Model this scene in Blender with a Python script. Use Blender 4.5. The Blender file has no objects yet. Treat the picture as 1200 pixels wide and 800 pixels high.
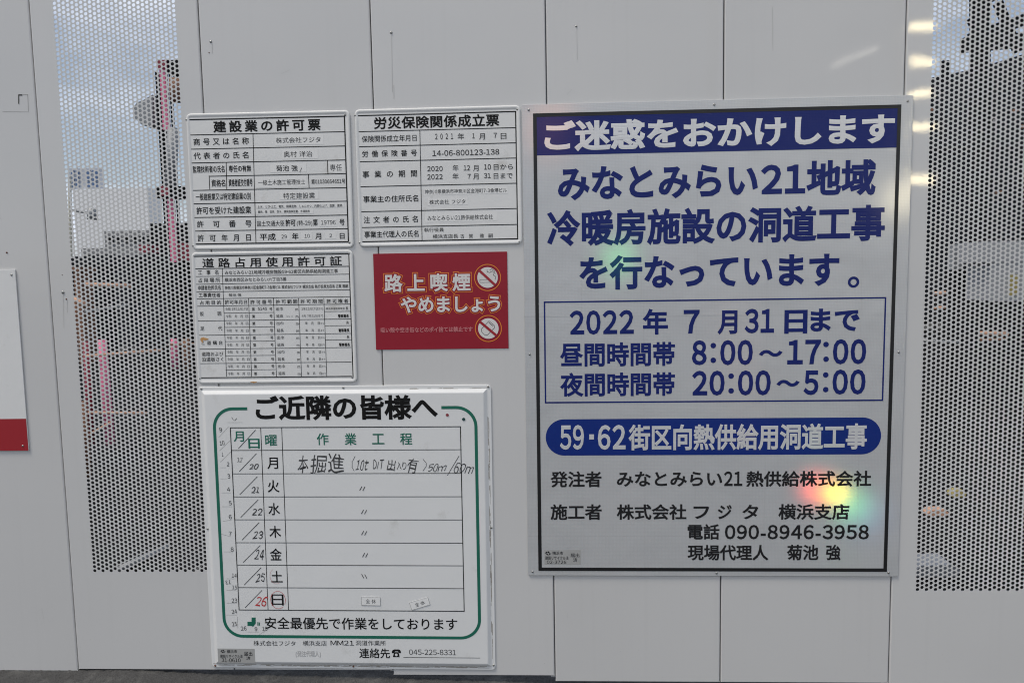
import bpy, math, random
from mathutils import Vector, Matrix
random.seed(7)
sc = bpy.context.scene
COL = sc.collection

# ------------------------------------------------------------------ camera
YAW, PITCH, ROLL = -0.04461870, -0.08911614, -0.01933946
FOC = 870.0                      # focal length in pixels of a 1200 px wide picture
CAM = Vector((1.484768, -2.176070, 1.27))
def turn(a, b, f):               # camera right / up / forward  ->  world
    cr, sr = math.cos(ROLL), math.sin(ROLL); a, b = a*cr - b*sr, a*sr + b*cr
    cp, sp = math.cos(PITCH), math.sin(PITCH); up, fw = b*cp + f*sp, f*cp - b*sp
    cy, sy = math.cos(YAW), math.sin(YAW)
    return Vector((a*cy + fw*sy, fw*cy - a*sy, up))
cam = bpy.data.objects.new('camera', bpy.data.cameras.new('camera')); COL.objects.link(cam)
r_, u_, f_ = turn(1, 0, 0), turn(0, 1, 0), turn(0, 0, 1)
M = Matrix(((r_.x, u_.x, -f_.x, CAM.x), (r_.y, u_.y, -f_.y, CAM.y), (r_.z, u_.z, -f_.z, CAM.z), (0, 0, 0, 1)))
cam.matrix_world = M
cam.data.sensor_width = 36; cam.data.lens = 36*FOC/1200
cam.data.clip_start = 0.05; cam.data.clip_end = 3000
sc.camera = cam
def at(px, py, Y=0.0):           # a measured point of the photograph on the vertical plane y = Y, in metres
    d = turn((px-600)/FOC, -(py-400)/FOC, 1); return CAM + d*((Y - CAM.y)/d.y)

# ------------------------------------------------------------------ sky, sun, exposure
SUN_EL, SUN_AZ = math.radians(63), math.radians(236)
w = bpy.data.worlds.new('World'); sc.world = w; w.use_nodes = True
nt = w.node_tree; bg = nt.nodes['Background']
sky = nt.nodes.new('ShaderNodeTexSky'); sky.sky_type = 'NISHITA'; sky.sun_disc = False
sky.sun_elevation = SUN_EL; sky.sun_rotation = SUN_AZ; sky.dust_density = 1.5
tc = nt.nodes.new('ShaderNodeTexCoord'); mp = nt.nodes.new('ShaderNodeMapping'); mp.inputs['Scale'].default_value = (1, 1, 2.6)
nz = nt.nodes.new('ShaderNodeTexNoise'); nz.inputs['Scale'].default_value = 5.5; nz.inputs['Detail'].default_value = 7; nz.inputs['Roughness'].default_value = .55
rp = nt.nodes.new('ShaderNodeValToRGB'); rp.color_ramp.elements[0].position = .40; rp.color_ramp.elements[1].position = .62
mx = nt.nodes.new('ShaderNodeMixRGB'); mx.inputs[2].default_value = (7.6, 8.2, 9.4, 1)
mul = nt.nodes.new('ShaderNodeMath'); mul.operation = 'MULTIPLY_ADD'; mul.inputs[1].default_value = .72; mul.inputs[2].default_value = .24
L = nt.links.new
L(tc.outputs['Generated'], mp.inputs[0]); L(mp.outputs[0], nz.inputs['Vector']); L(nz.outputs['Fac'], rp.inputs[0]); L(rp.outputs[0], mul.inputs[0])
L(mul.outputs[0], mx.inputs[0]); L(sky.outputs[0], mx.inputs[1]); L(mx.outputs[0], bg.inputs[0]); bg.inputs[1].default_value = 0.085
sun = bpy.data.objects.new('sun', bpy.data.lights.new('sun', 'SUN')); COL.objects.link(sun)
sun.data.energy = 2.0; sun.data.angle = math.radians(16); sun.data.color = (1, .92, .80)
sd = Vector((math.sin(SUN_AZ)*math.cos(SUN_EL), math.cos(SUN_AZ)*math.cos(SUN_EL), math.sin(SUN_EL)))
sun.rotation_euler = sd.to_track_quat('Z', 'Y').to_euler()
sc.view_settings.view_transform = 'Standard'; sc.view_settings.look = 'None'
sc.view_settings.exposure = 0.28; sc.view_settings.gamma = 1
sc.cycles.pixel_filter_type = 'BLACKMAN_HARRIS'; sc.cycles.filter_width = 1.05

# ------------------------------------------------------------------ materials
def new_mat(name):
    m = bpy.data.materials.new(name); m.use_nodes = True
    return m, m.node_tree, m.node_tree.nodes['Principled BSDF']
def mat(name, col, rough=.5, metal=0, coat=0, var=.06, scale=8, bump=0, bscale=60, spec=.5, cr=.1, dirt=None, emit=None):
    """plain procedural material: base colour with noise variation, optional bump"""
    m, nt, b = new_mat(name)
    b.inputs['Roughness'].default_value = rough; b.inputs['Metallic'].default_value = metal
    b.inputs['Coat Weight'].default_value = coat; b.inputs['Coat Roughness'].default_value = cr
    b.inputs['Specular IOR Level'].default_value = spec
    tc = nt.nodes.new('ShaderNodeTexCoord'); nz = nt.nodes.new('ShaderNodeTexNoise')
    nz.inputs['Scale'].default_value = scale; nz.inputs['Detail'].default_value = 5
    nt.links.new(tc.outputs['Object'], nz.inputs['Vector'])
    mx = nt.nodes.new('ShaderNodeMixRGB'); c = Vector(col)
    mx.inputs[1].default_value = (*(c*(1-var)), 1); mx.inputs[2].default_value = (*(c*(1+var)), 1)
    nt.links.new(nz.outputs['Fac'], mx.inputs[0]); out = mx.outputs[0]
    if dirt:                                  # (colour, noise scale, ramp lo, ramp hi)
        n2 = nt.nodes.new('ShaderNodeTexNoise'); n2.inputs['Scale'].default_value = dirt[1]; n2.inputs['Detail'].default_value = 8; n2.inputs['Roughness'].default_value = .65
        nt.links.new(tc.outputs['Object'], n2.inputs['Vector'])
        r = nt.nodes.new('ShaderNodeValToRGB'); r.color_ramp.elements[0].position = dirt[2]; r.color_ramp.elements[1].position = dirt[3]
        nt.links.new(n2.outputs['Fac'], r.inputs[0])
        m2 = nt.nodes.new('ShaderNodeMixRGB'); m2.inputs[2].default_value = (*dirt[0], 1)
        nt.links.new(r.outputs[0], m2.inputs[0]); nt.links.new(out, m2.inputs[1]); out = m2.outputs[0]
    nt.links.new(out, b.inputs['Base Color'])
    if bump:
        n3 = nt.nodes.new('ShaderNodeTexNoise'); n3.inputs['Scale'].default_value = bscale; n3.inputs['Detail'].default_value = 4
        nt.links.new(tc.outputs['Object'], n3.inputs['Vector'])
        bp = nt.nodes.new('ShaderNodeBump'); bp.inputs['Strength'].default_value = 1; bp.inputs['Distance'].default_value = bump
        nt.links.new(n3.outputs['Fac'], bp.inputs['Height']); nt.links.new(bp.outputs[0], b.inputs['Normal'])
    if emit: b.inputs['Emission Color'].default_value = (*emit[0], 1); b.inputs['Emission Strength'].default_value = emit[1]
    return m

def panel_mat():
    m, nt, b = new_mat('white_panel_paint'); N = nt.nodes.new; L = nt.links.new
    b.inputs['Roughness'].default_value = .45; b.inputs['Coat Weight'].default_value = .6; b.inputs['Coat Roughness'].default_value = .035
    tc = N('ShaderNodeTexCoord')
    big = N('ShaderNodeTexNoise'); big.inputs['Scale'].default_value = 1.3; big.inputs['Detail'].default_value = 3
    oi = N('ShaderNodeObjectInfo'); va = N('ShaderNodeVectorMath'); va.operation = 'ADD'
    cb = N('ShaderNodeCombineXYZ'); sc_ = N('ShaderNodeMath'); sc_.operation = 'MULTIPLY'; sc_.inputs[1].default_value = 37
    L(oi.outputs['Random'], sc_.inputs[0]); L(sc_.outputs[0], cb.inputs[0]); L(tc.outputs['Object'], va.inputs[0]); L(cb.outputs[0], va.inputs[1])
    L(va.outputs[0], big.inputs['Vector'])
    base = N('ShaderNodeMixRGB'); base.inputs[1].default_value = (.54, .537, .53, 1); base.inputs[2].default_value = (.60, .597, .59, 1); L(big.outputs['Fac'], base.inputs[0])
    # splashed dust: specks that thicken towards the foot of the panel
    sp = N('ShaderNodeTexNoise'); sp.inputs['Scale'].default_value = 230; sp.inputs['Detail'].default_value = 2; L(va.outputs[0], sp.inputs['Vector'])
    sx = N('ShaderNodeSeparateXYZ'); L(tc.outputs['Object'], sx.inputs[0])
    mr = N('ShaderNodeMapRange'); mr.inputs[1].default_value = 0; mr.inputs[2].default_value = .42; mr.inputs[3].default_value = .69; mr.inputs[4].default_value = .80; L(sx.outputs['Z'], mr.inputs[0])
    gt = N('ShaderNodeMath'); gt.operation = 'SUBTRACT'; L(sp.outputs['Fac'], gt.inputs[0]); L(mr.outputs[0], gt.inputs[1])
    ml = N('ShaderNodeMath'); ml.operation = 'MULTIPLY'; ml.use_clamp = True; ml.inputs[1].default_value = 12; L(gt.outputs[0], ml.inputs[0])
    m2 = N('ShaderNodeMixRGB'); m2.inputs[2].default_value = (.24, .23, .21, 1); L(ml.outputs[0], m2.inputs[0]); L(base.outputs[0], m2.inputs[1])
    # faint vertical rain streaks
    mp = N('ShaderNodeMapping'); mp.inputs['Scale'].default_value = (38, 38, .9); L(va.outputs[0], mp.inputs[0])
    st = N('ShaderNodeTexNoise'); st.inputs['Scale'].default_value = 1; st.inputs['Detail'].default_value = 4; L(mp.outputs[0], st.inputs['Vector'])
    r = N('ShaderNodeValToRGB'); r.color_ramp.elements[0].position = .55; r.color_ramp.elements[1].position = .85; r.color_ramp.elements[1].color = (.12, .12, .12, 1); L(st.outputs['Fac'], r.inputs[0])
    m3 = N('ShaderNodeMixRGB'); m3.inputs[2].default_value = (.42, .42, .41, 1); L(r.outputs[0], m3.inputs[0]); L(m2.outputs[0], m3.inputs[1])
    hs = N('ShaderNodeMapRange'); hs.inputs[3].default_value = .95; hs.inputs[4].default_value = 1.04; L(oi.outputs['Random'], hs.inputs[0])
    m4 = N('ShaderNodeVectorMath'); m4.operation = 'SCALE'; L(m3.outputs[0], m4.inputs[0]); L(hs.outputs[0], m4.inputs['Scale'])
    L(m4.outputs[0], b.inputs['Base Color'])
    # the thin sheet is never quite flat, and the paint has orange peel
    wv = N('ShaderNodeTexNoise'); wv.inputs['Scale'].default_value = 5; wv.inputs['Detail'].default_value = 1; L(va.outputs[0], wv.inputs['Vector'])
    op = N('ShaderNodeTexNoise'); op.inputs['Scale'].default_value = 190; op.inputs['Detail'].default_value = 2; L(va.outputs[0], op.inputs['Vector'])
    b1 = N('ShaderNodeBump'); b1.inputs['Distance'].default_value = .0011; b1.inputs['Strength'].default_value = .6; L(wv.outputs['Fac'], b1.inputs['Height'])
    b2 = N('ShaderNodeBump'); b2.inputs['Distance'].default_value = .00003; b2.inputs['Strength'].default_value = .7; L(op.outputs['Fac'], b2.inputs['Height']); L(b1.outputs[0], b2.inputs['Normal'])
    L(b2.outputs[0], b.inputs['Normal']); L(b2.outputs[0], b.inputs['Coat Normal'])
    return m

GLARE_LIGHT = Vector((4.5, -11.0, 9.2))  # light added only to raise the coloured glare on the big sign
LAMP = Vector((7.1, -10.0, 4.4))              # middle of the lamp column that stands behind the viewer
def facet(px, py, target=GLARE_LIGHT):               # facet direction that sends the added glare light to the eye at this point of the sign
    P = at(px, py); h = (CAM - P).normalized() + (target - P).normalized(); return h.normalized()
def sheeting_mat(name, col, weight=1.0, honey=True):
    """prismatic retro-reflective sheeting: a grey gloss film plus coloured gloss lobes aimed to set the rainbow glare in place"""
    m, nt, b = new_mat(name); N = nt.nodes.new; L = nt.links.new
    tc = N('ShaderNodeTexCoord')
    nz = N('ShaderNodeTexNoise'); nz.inputs['Scale'].default_value = 6; nz.inputs['Detail'].default_value = 6; L(tc.outputs['Object'], nz.inputs['Vector'])
    vo = N('ShaderNodeTexVoronoi'); vo.feature = 'DISTANCE_TO_EDGE'; vo.inputs['Scale'].default_value = 240; vo.inputs['Randomness'].default_value = .15; L(tc.outputs['Object'], vo.inputs['Vector'])
    r = N('ShaderNodeValToRGB'); r.color_ramp.elements[0].position = .03; r.color_ramp.elements[1].position = .16; L(vo.outputs['Distance'], r.inputs[0])
    c = Vector(col); m1 = N('ShaderNodeMixRGB'); m1.inputs[1].default_value = (*(c*.92), 1); m1.inputs[2].default_value = (*(c*1.08), 1); L(nz.outputs['Fac'], m1.inputs[0])
    m2 = N('ShaderNodeMixRGB'); m2.blend_type = 'MULTIPLY'; m2.inputs[0].default_value = .08 if honey else .05; L(m1.outputs[0], m2.inputs[1]); L(r.outputs[0], m2.inputs[2])
    L(m2.outputs[0], b.inputs['Base Color'])
    b.inputs['Roughness'].default_value = .38; b.inputs['Metallic'].default_value = .25 if honey else 0; b.inputs['Coat Weight'].default_value = .5 if honey else .04; b.inputs['Coat Roughness'].default_value = .09; b.inputs['Specular IOR Level'].default_value = .5 if honey else .25
    wv = N('ShaderNodeTexNoise'); wv.inputs['Scale'].default_value = 7; wv.inputs['Detail'].default_value = 2; L(tc.outputs['Object'], wv.inputs['Vector'])
    bp = N('ShaderNodeBump'); bp.inputs['Distance'].default_value = .004; bp.inputs['Strength'].default_value = .7; L(wv.outputs['Fac'], bp.inputs['Height'])
    b2 = N('ShaderNodeBump'); b2.inputs['Distance'].default_value = .0002; b2.inputs['Strength'].default_value = .35; L(r.outputs[0], b2.inputs['Height']); L(bp.outputs[0], b2.inputs['Normal'])
    L(b2.outputs[0], b.inputs['Normal']); L(b2.outputs[0], b.inputs['Coat Normal'])
    out = b.outputs[0]
    for px, py, colr, k, rg in GLARE_LOBES:
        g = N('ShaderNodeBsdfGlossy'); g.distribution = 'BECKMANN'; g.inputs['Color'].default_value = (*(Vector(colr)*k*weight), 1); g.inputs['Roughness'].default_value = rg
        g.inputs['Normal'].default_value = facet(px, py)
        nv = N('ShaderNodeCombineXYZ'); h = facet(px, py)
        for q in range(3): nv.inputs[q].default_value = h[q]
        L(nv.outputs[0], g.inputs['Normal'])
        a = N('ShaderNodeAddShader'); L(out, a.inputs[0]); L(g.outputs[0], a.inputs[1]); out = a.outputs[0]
    L(out, nt.nodes['Material Output'].inputs['Surface'])
    return m
GLARE_LOBES = [(957, 572, (1, .07, .03), .0064, .10), (979, 577, (.95, .72, .02), .0052, .09), (997, 591, (.06, .8, .2), .0042, .11), (1012, 602, (.1, .3, 1), .0022, .12),
         (725, 302, (.1, 1, .35), .0032, .12), (645, 150, (1, .45, .3), .0042, .14), (1058, 232, (1, .95, .75), .004, .12)]  # glare spots on the sign: position and tint put into the gloss






WHITE = panel_mat()
PLASTIC = mat('white_board_plastic', (.70, .70, .69), .45, coat=.1, var=.03, scale=5, dirt=((.42, .40, .36), 9, .60, .86), bump=.0006, bscale=30)
ENAMEL = mat('whiteboard_enamel', (.72, .725, .72), .3, coat=.4, var=.03, scale=4, dirt=((.48, .47, .44), 11, .62, .9), bump=.0008, bscale=12)
GRIME = mat('rim_grime', (.30, .28, .25), .8, var=.3, scale=60)
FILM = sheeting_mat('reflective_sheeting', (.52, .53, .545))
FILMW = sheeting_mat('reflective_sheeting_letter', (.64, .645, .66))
BLUE = sheeting_mat('blue_reflective_film', (.003, .013, .135), .15, False)
BLUE2 = sheeting_mat('bright_blue_reflective_film', (.003, .022, .18), .15, False)
BLACK = mat('black_ink', (.005, .005, .005), .7, spec=.2, var=.1)
BLACKF = mat('black_film', (.004, .004, .005), .5, coat=.05, var=.1)
INK = mat('grey_printed_ink', (.035, .035, .035), .6, var=.1)
INKL = mat('faded_ink', (.15, .15, .15), .6, var=.1)
PEN = mat('marker_ink', (.05, .05, .052), .7, var=.3, scale=60)
GREEN = mat('green_ink', (.008, .13, .085), .45, var=.05)
REDPEN = mat('red_marker', (.48, .04, .04), .5, var=.1)
RED = mat('red_poster_print', (.27, .010, .024), .5, spec=.3, coat=.1, var=.06, scale=6, bump=.002, bscale=9)
RED2 = mat('red_signboard_print', (.32, .012, .02), .4, coat=.2, var=.05)
ORANGE = mat('orange_outline_ink', (.72, .22, .02), .4, var=.05)
PINKP = mat('pink_print', (.50, .16, .17), .45, var=.08)
PWHITE = mat('white_print', (.66, .64, .62), .4, var=.04)
LABEL = mat('paper_label', (.74, .74, .73), .7, var=.04)
TAPE = mat('grey_sticker_film', (.36, .36, .35), .5, var=.1, scale=40)
STEEL = mat('screw_steel', (.32, .32, .31), .35, metal=.8, var=.2, scale=90)
RUSTS = mat('rusty_screw', (.11, .045, .025), .85, var=.3, scale=90)
RUST = mat('orange_rust_stain', (.50, .27, .10), .85, var=.3, scale=120)
CRACK = mat('dark_scuff', (.07, .07, .07), .8, var=.2)

# ------------------------------------------------------------------ mesh helpers
def link(o, parent=None):
    COL.objects.link(o)
    if parent: o.parent = parent
    return o
def obj(name, vs, fs, m, parent=None, smooth=False):
    me = bpy.data.meshes.new(name); me.from_pydata([tuple(v) for v in vs], [], fs)
    if m: me.materials.append(m)
    if smooth: me.polygons.foreach_set('use_smooth', [True]*len(me.polygons))
    me.update(); return link(bpy.data.objects.new(name, me), parent)
def tag(o, label=None, cat=None, group=None, kind=None):
    for k, v in (('label', label), ('category', cat), ('group', group), ('kind', kind)):
        if v: o[k] = v
    return o
def empty(name, loc, rot=(0, 0, 0)):
    o = bpy.data.objects.new(name, None); COL.objects.link(o); o.location = loc; o.rotation_euler = rot; o.empty_display_size = .05
    return o
class MB:
    def __init__(s): s.v = []; s.f = []
    def add(s, vs, fs): n = len(s.v); s.v += [tuple(v) for v in vs]; s.f += [tuple(i+n for i in f) for f in fs]; return s
    def box(s, x0, y0, z0, x1, y1, z1):
        return s.add([(x0,y0,z0),(x1,y0,z0),(x1,y1,z0),(x0,y1,z0),(x0,y0,z1),(x1,y0,z1),(x1,y1,z1),(x0,y1,z1)],
                     [(3,2,1,0),(4,5,6,7),(0,1,5,4),(1,2,6,5),(2,3,7,6),(3,0,4,7)])
    def tube(s, a, b, r, n=10, r2=None):
        a, b = Vector(a), Vector(b); d = (b-a).normalized(); t = Vector((0,0,1)) if abs(d.z) < .9 else Vector((1,0,0))
        e = d.cross(t).normalized(); g = d.cross(e); r2 = r if r2 is None else r2
        vs = [a + (e*math.cos(k*2*math.pi/n) + g*math.sin(k*2*math.pi/n))*r for k in range(n)] + [b + (e*math.cos(k*2*math.pi/n) + g*math.sin(k*2*math.pi/n))*r2 for k in range(n)]
        return s.add(vs, [(k, (k+1)%n, n+(k+1)%n, n+k) for k in range(n)] + [tuple(range(n-1,-1,-1)), tuple(range(n, 2*n))])
    def prism(s, pts, y0, y1):       # outline in x,z extruded along y
        n = len(pts)
        return s.add([(x, y0, z) for x, z in pts] + [(x, y1, z) for x, z in pts],
                     [tuple(range(n)), tuple(range(2*n-1, n-1, -1))] + [(k, k+n, (k+1)%n+n, (k+1)%n) for k in range(n)])
    def make(s, name, m, parent=None, smooth=False): return obj(name, s.v, s.f, m, parent, smooth)

# ------------------------------------------------------------------ ground
def gz(x):
    K = [(-60, .055), (-.6, .055), (.2, .058), (.42, .045), (.95, .034), (1.5, .018), (2.0, .008), (2.6, -.012), (60, -.012)]
    for (a, za), (b, zb) in zip(K, K[1:]):
        if x <= b: return za + (zb-za)*(x-a)/(b-a)
    return K[-1][1]
def spaced(lo, hi, d0, d1, step):
    xs = []; x = d0
    while x < d1: xs.append(x); x += step
    g = step; a = []; x = d0
    while x > lo: g = min(g*1.5, 40); x -= g; a.append(x)
    g = step; b = []; x = d1
    while x < hi: b.append(x); g = min(g*1.5, 40); x += g
    return a[::-1] + xs + b + [hi+60]
xs = spaced(-400, 400, -.7, 3.2, .008); ys = spaced(-120, 700, -.42, .06, .008)
asphalt = mat('asphalt', (.050, .050, .050), .9, var=.8, scale=210, dirt=((.12, .12, .115), 14, .50, .78), bump=.004, bscale=220)
from mathutils import noise as MN
vs = []
for y in ys:
    for x in xs:
        z = gz(x)
        if -.8 < x < 3.3 and -.6 < y < .1:
            z += .004*MN.noise((x*55, y*55, 0)) + .003*MN.noise((x*120, y*120, 3)) + (.004*max(0, MN.noise((x*9, 7, 0))) if x < .45 else 0)*max(0, 1-abs(y+.005)/.03)
        vs.append((x, y, z))
nx = len(xs); fs = [(j*nx+i, j*nx+i+1, (j+1)*nx+i+1, (j+1)*nx+i) for j in range(len(ys)-1) for i in range(nx-1)]
tag(obj('ground', vs, fs, asphalt, smooth=True), kind='structure')
plate_m = mat('dark_steel_plate', (.006, .006, .0058), .75, metal=0, var=.4, scale=3, dirt=((.014, .012, .011), 2.2, .55, .8), bump=.003, bscale=18, spec=.04)
mb = MB()
for i in range(-4, 7):
    for j in range(4): mb.box(i*1.524+.01, .30+j*3.05, -.03, i*1.524+1.51, .30+j*3.05+3.03, .062 + .003*((i*7+j*3) % 3))
tag(mb.make('road_plates', plate_m), kind='structure')

# ------------------------------------------------------------------ hoarding
hoarding = tag(empty('hoarding', (1, 0, 0)), 'tall white steel hoarding of flat panels with two perforated see-through panels', 'hoarding')
H0 = -1.0                                     # panels are written relative to the hoarding's own origin (x)
TOP = 3.02
PX, PZ, C0, R0 = .01305, .01297, .0765, 1.27-.8885
NC, NR, NG, RAD = 28, 158, 10, .0052
def flange(mb, z0, z1, x0=.0014, x1=.4986):
    prof = [(-.013, .022), (x0, .022), (x0, .0035), (x0+.001, .001), (x0+.0035, 0)]
    prof2 = [(x1-.0035, 0), (x1-.001, .001), (x1, .0035), (x1, .022)]
    for P in (prof, prof2):
        vs = [(x, y, z) for z in (z0, z1) for x, y in P]; n = len(P)
        mb.add(vs, [(k, k+1, n+k+1, n+k) for k in range(n-1)])
    # folded bottom and top edges
    for z, s_ in ((z0, 1), (z1, -1)):
        mb.add([(x0, 0, z), (x1, 0, z), (x1, .022, z), (x0, .022, z)], [(0, 1, 2, 3)])
def plain_panel(z0):
    mb = MB(); H = TOP - z0; flange(mb, 0, H)
    mb.add([(.0049, 0, 0), (.4951, 0, 0), (.4951, 0, H), (.0049, 0, H)], [(0, 1, 2, 3)])
    mb.add([(.0014, .0225, 0), (.512, .0225, 0), (.512, .0225, H), (.0014, .0225, H)], [(3, 2, 1, 0)])
    return mb
def perforated_panel(z0):
    mb = MB(); H = TOP - z0; r0 = R0 - .057 if False else R0 - .063
    flange(mb, 0, H)
    a, b = C0-PX/2, C0+(NC-.5)*PX
    zb, zt = r0-PZ/2, r0+(NR-.0)*PZ
    def q(x0, z0_, x1, z1_): mb.add([(x0, 0, z0_), (x1, 0, z0_), (x1, 0, z1_), (x0, 0, z1_)], [(0, 1, 2, 3)])
    q(.0049, 0, a, H); q(b, 0, .4951, H); q(a, 0, b, zb); q(a, zt, b, H)
    TH = .0010
    for i in range(NC):
        cx = C0+i*PX; off = (i % 2)*PZ/2
        if off: q(cx-PX/2, zb, cx+PX/2, zb+off)
        q(cx-PX/2, zb+off+NR*PZ, cx+PX/2, zt)
        for j in range(NR):
            cz = r0+j*PZ+off; hx, hz = PX/2, PZ/2
            ring = [(cx+RAD*math.cos(2*math.pi*(k+.5)/NG), cz+RAD*math.sin(2*math.pi*(k+.5)/NG)) for k in range(NG)]
            sq = [(cx+hx, cz+hz), (cx-hx, cz+hz), (cx-hx, cz-hz), (cx+hx, cz-hz)]
            n = len(mb.v)
            mb.v += [(x, 0, z) for x, z in ring] + [(x, TH, z) for x, z in ring] + [(x, 0, z) for x, z in sq]
            R, B, S = n, n+NG, n+2*NG
            # ring vertices 0..9 at 18,54,90,126,162,198,234,270,306,342 degrees; square corners at 45,135,225,315
            mb.f += [(S, S+1, R+2)[::-1], (S+1, S+2, R+5, R+4)[::-1] if False else (S+1, R+4, R+5, S+2)[::-1][::1], (S+2, S+3, R+7)[::-1], (S+3, S, R+0, R+9)[::-1]]
            mb.f += [(S, R+2, R+1)[::1], (S, R+1, R+0), (S+1, R+3, R+2), (S+1, R+4, R+3), (S+2, R+6, R+5), (S+2, R+7, R+6), (S+3, R+8, R+7), (S+3, R+9, R+8)]
            mb.f += [(R+k, R+(k+1) % NG, B+(k+1) % NG, B+k) for k in range(NG)]
    return mb
PAN = [(-1.0, .057), (-.5, .057), (0, .063), (.5, .063), (1.0, .049), (1.5, .0305), (2.0, .0305), (2.5, .001), (3.0, -.004)]
perf_mesh = None; plain = None
bolt = MB()
for (r, y) in ((0, 0),): pass
def dome(mb, cx, cz, y0, r, h, n=10):
    """screw head that stands proud of the plane y = y0, towards -y"""
    ring = lambda rr, yy: [(cx+rr*math.cos(2*math.pi*k/n), yy, cz+rr*math.sin(2*math.pi*k/n)) for k in range(n)]
    vs = ring(r, y0) + ring(r, y0-h*.4) + ring(r*.62, y0-h*.9) + [(cx, y0-h, cz)]
    fs = [(a*n+k, a*n+(k+1) % n, (a+1)*n+(k+1) % n, (a+1)*n+k) for a in range(2) for k in range(n)] + [(2*n+k, 2*n+(k+1) % n, 3*n) for k in range(n)]
    mb.add(vs, fs)
bm_ = MB(); dome(bm_, 0, 0, 0, .0034, .0022)
bolt_mesh = None
def screw(parent, x, y, z, m=None, s=1):
    """one screw head, sharing mesh data with all the others"""
    global bolt_mesh
    key = (m or STEEL).name
    if bolt_mesh is None: bolt_mesh = {}
    if key not in bolt_mesh:
        o = bm_.make('screw', m or STEEL, parent, True); bolt_mesh[key] = o.data
    else: o = link(bpy.data.objects.new('screw', bolt_mesh[key]), parent)
    o.location = (x, y, z); o.scale = (s, s, s); o.rotation_euler = (0, random.random()*3, 0); return o
panels = []
for x0, z0 in PAN:
    perf = x0 in (0, 2.5)
    if perf:
        if perf_mesh is None: o = perforated_panel(.063).make('perforated_panel', WHITE, hoarding); perf_mesh = o.data
        else: o = link(bpy.data.objects.new('perforated_panel', perf_mesh), hoarding)
    else:
        if plain is None: o = plain_panel(.0).make('panel', WHITE, hoarding); plain = o.data
        else: o = link(bpy.data.objects.new('panel', plain), hoarding)
    o.location = (x0-1, random.uniform(-.0008, .0008) if x0 not in (-.5,) else 0, z0); panels.append((x0, z0, o))
def panel_of(x): return [p for p in panels if p[0] <= x][-1]
for px, py, m, s in ((247, 49, None, 1.1), (245, 62, RUSTS, .5), (458.5, 38.5, None, 1.1), (675.3, 31, None, .9), (74, 342.5, None, 1.3), (78, 350.5, RUSTS, .7), (8, 296, RUSTS, .8), (73, 322, RUSTS, .4)):
    p = at(px, py); x0, z0, po = panel_of(p.x); screw(po, p.x-x0, -.0001, p.z-z0, m, s)
# a small cut flap in the flat panel on the left
p0, p1 = at(22, 111), at(33, 131); x0, z0, po = panel_of(p0.x)
mb = MB()
def strip(mb, a, b, w_, y):
    a, b = Vector((a[0], a[1])), Vector((b[0], b[1])); d = (b-a); n = Vector((-d.y, d.x)).normalized()*w_/2
    mb.add([(a.x-n.x, y, a.y-n.y), (b.x-n.x, y, b.y-n.y), (b.x+n.x, y, b.y+n.y), (a.x+n.x, y, a.y+n.y)], [(0, 1, 2, 3)])
A = lambda q: (q.x-x0, q.z-z0)
strip(mb, A(at(22, 111.5)), A(at(26, 111.5)), .004, -.0006); strip(mb, A(at(22, 111)), A(at(22, 122)), .003, -.0007)
mb.make('dent', CRACK, po)
mb = MB(); strip(mb, A(at(26, 111.2)), A(at(33, 111)), .0008, -.0006); strip(mb, A(at(32.5, 111)), A(at(33.5, 131)), .0008, -.0007); strip(mb, A(at(3, 131)), A(at(33.5, 131.4)), .0006, -.0005)
mb.make('scored_line', INKL, po)

DRIP = mat('dried_drip', (.48, .475, .46), .8, var=.15)
for px, y0, y1, wd in ((459, 41, 108, .0012), (461.5, 100, 116, .0016), (676, 33, 70, .0009), (248.5, 52, 63, .0012), (74.5, 345, 384, .0012), (79, 352, 366, .0009), (905, 8, 60, .0008), (560, 640, 700, .0010)):
    a, b = at(px, y0), at(px+(y1-y0)*.012, y1); x0, z0, po = panel_of(a.x); mb = MB()
    strip(mb, (a.x-x0, a.z-z0), (b.x-x0, b.z-z0), wd, -.0005); mb.make('dried_drip', DRIP, po)
rq = random.Random(21); SC = mat('pale_scuff', (.49, .49, .48), .7, var=.1)
for k in range(26):
    x = rq.uniform(-.45, 2.95); z = rq.uniform(.1, 2.0); x0, z0, po = panel_of(x)
    if x0 in (0, 2.5) or x-x0 > .42 or x-x0 < .03: continue
    a = rq.uniform(-.6, 2.2); l = rq.uniform(.006, .045); mb = MB(); strip(mb, (x-x0, z-z0), (x-x0+l*math.cos(a), z-z0+l*math.sin(a)), rq.uniform(.0005, .0014), -.0004); mb.make('scuff', SC, po)

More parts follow.
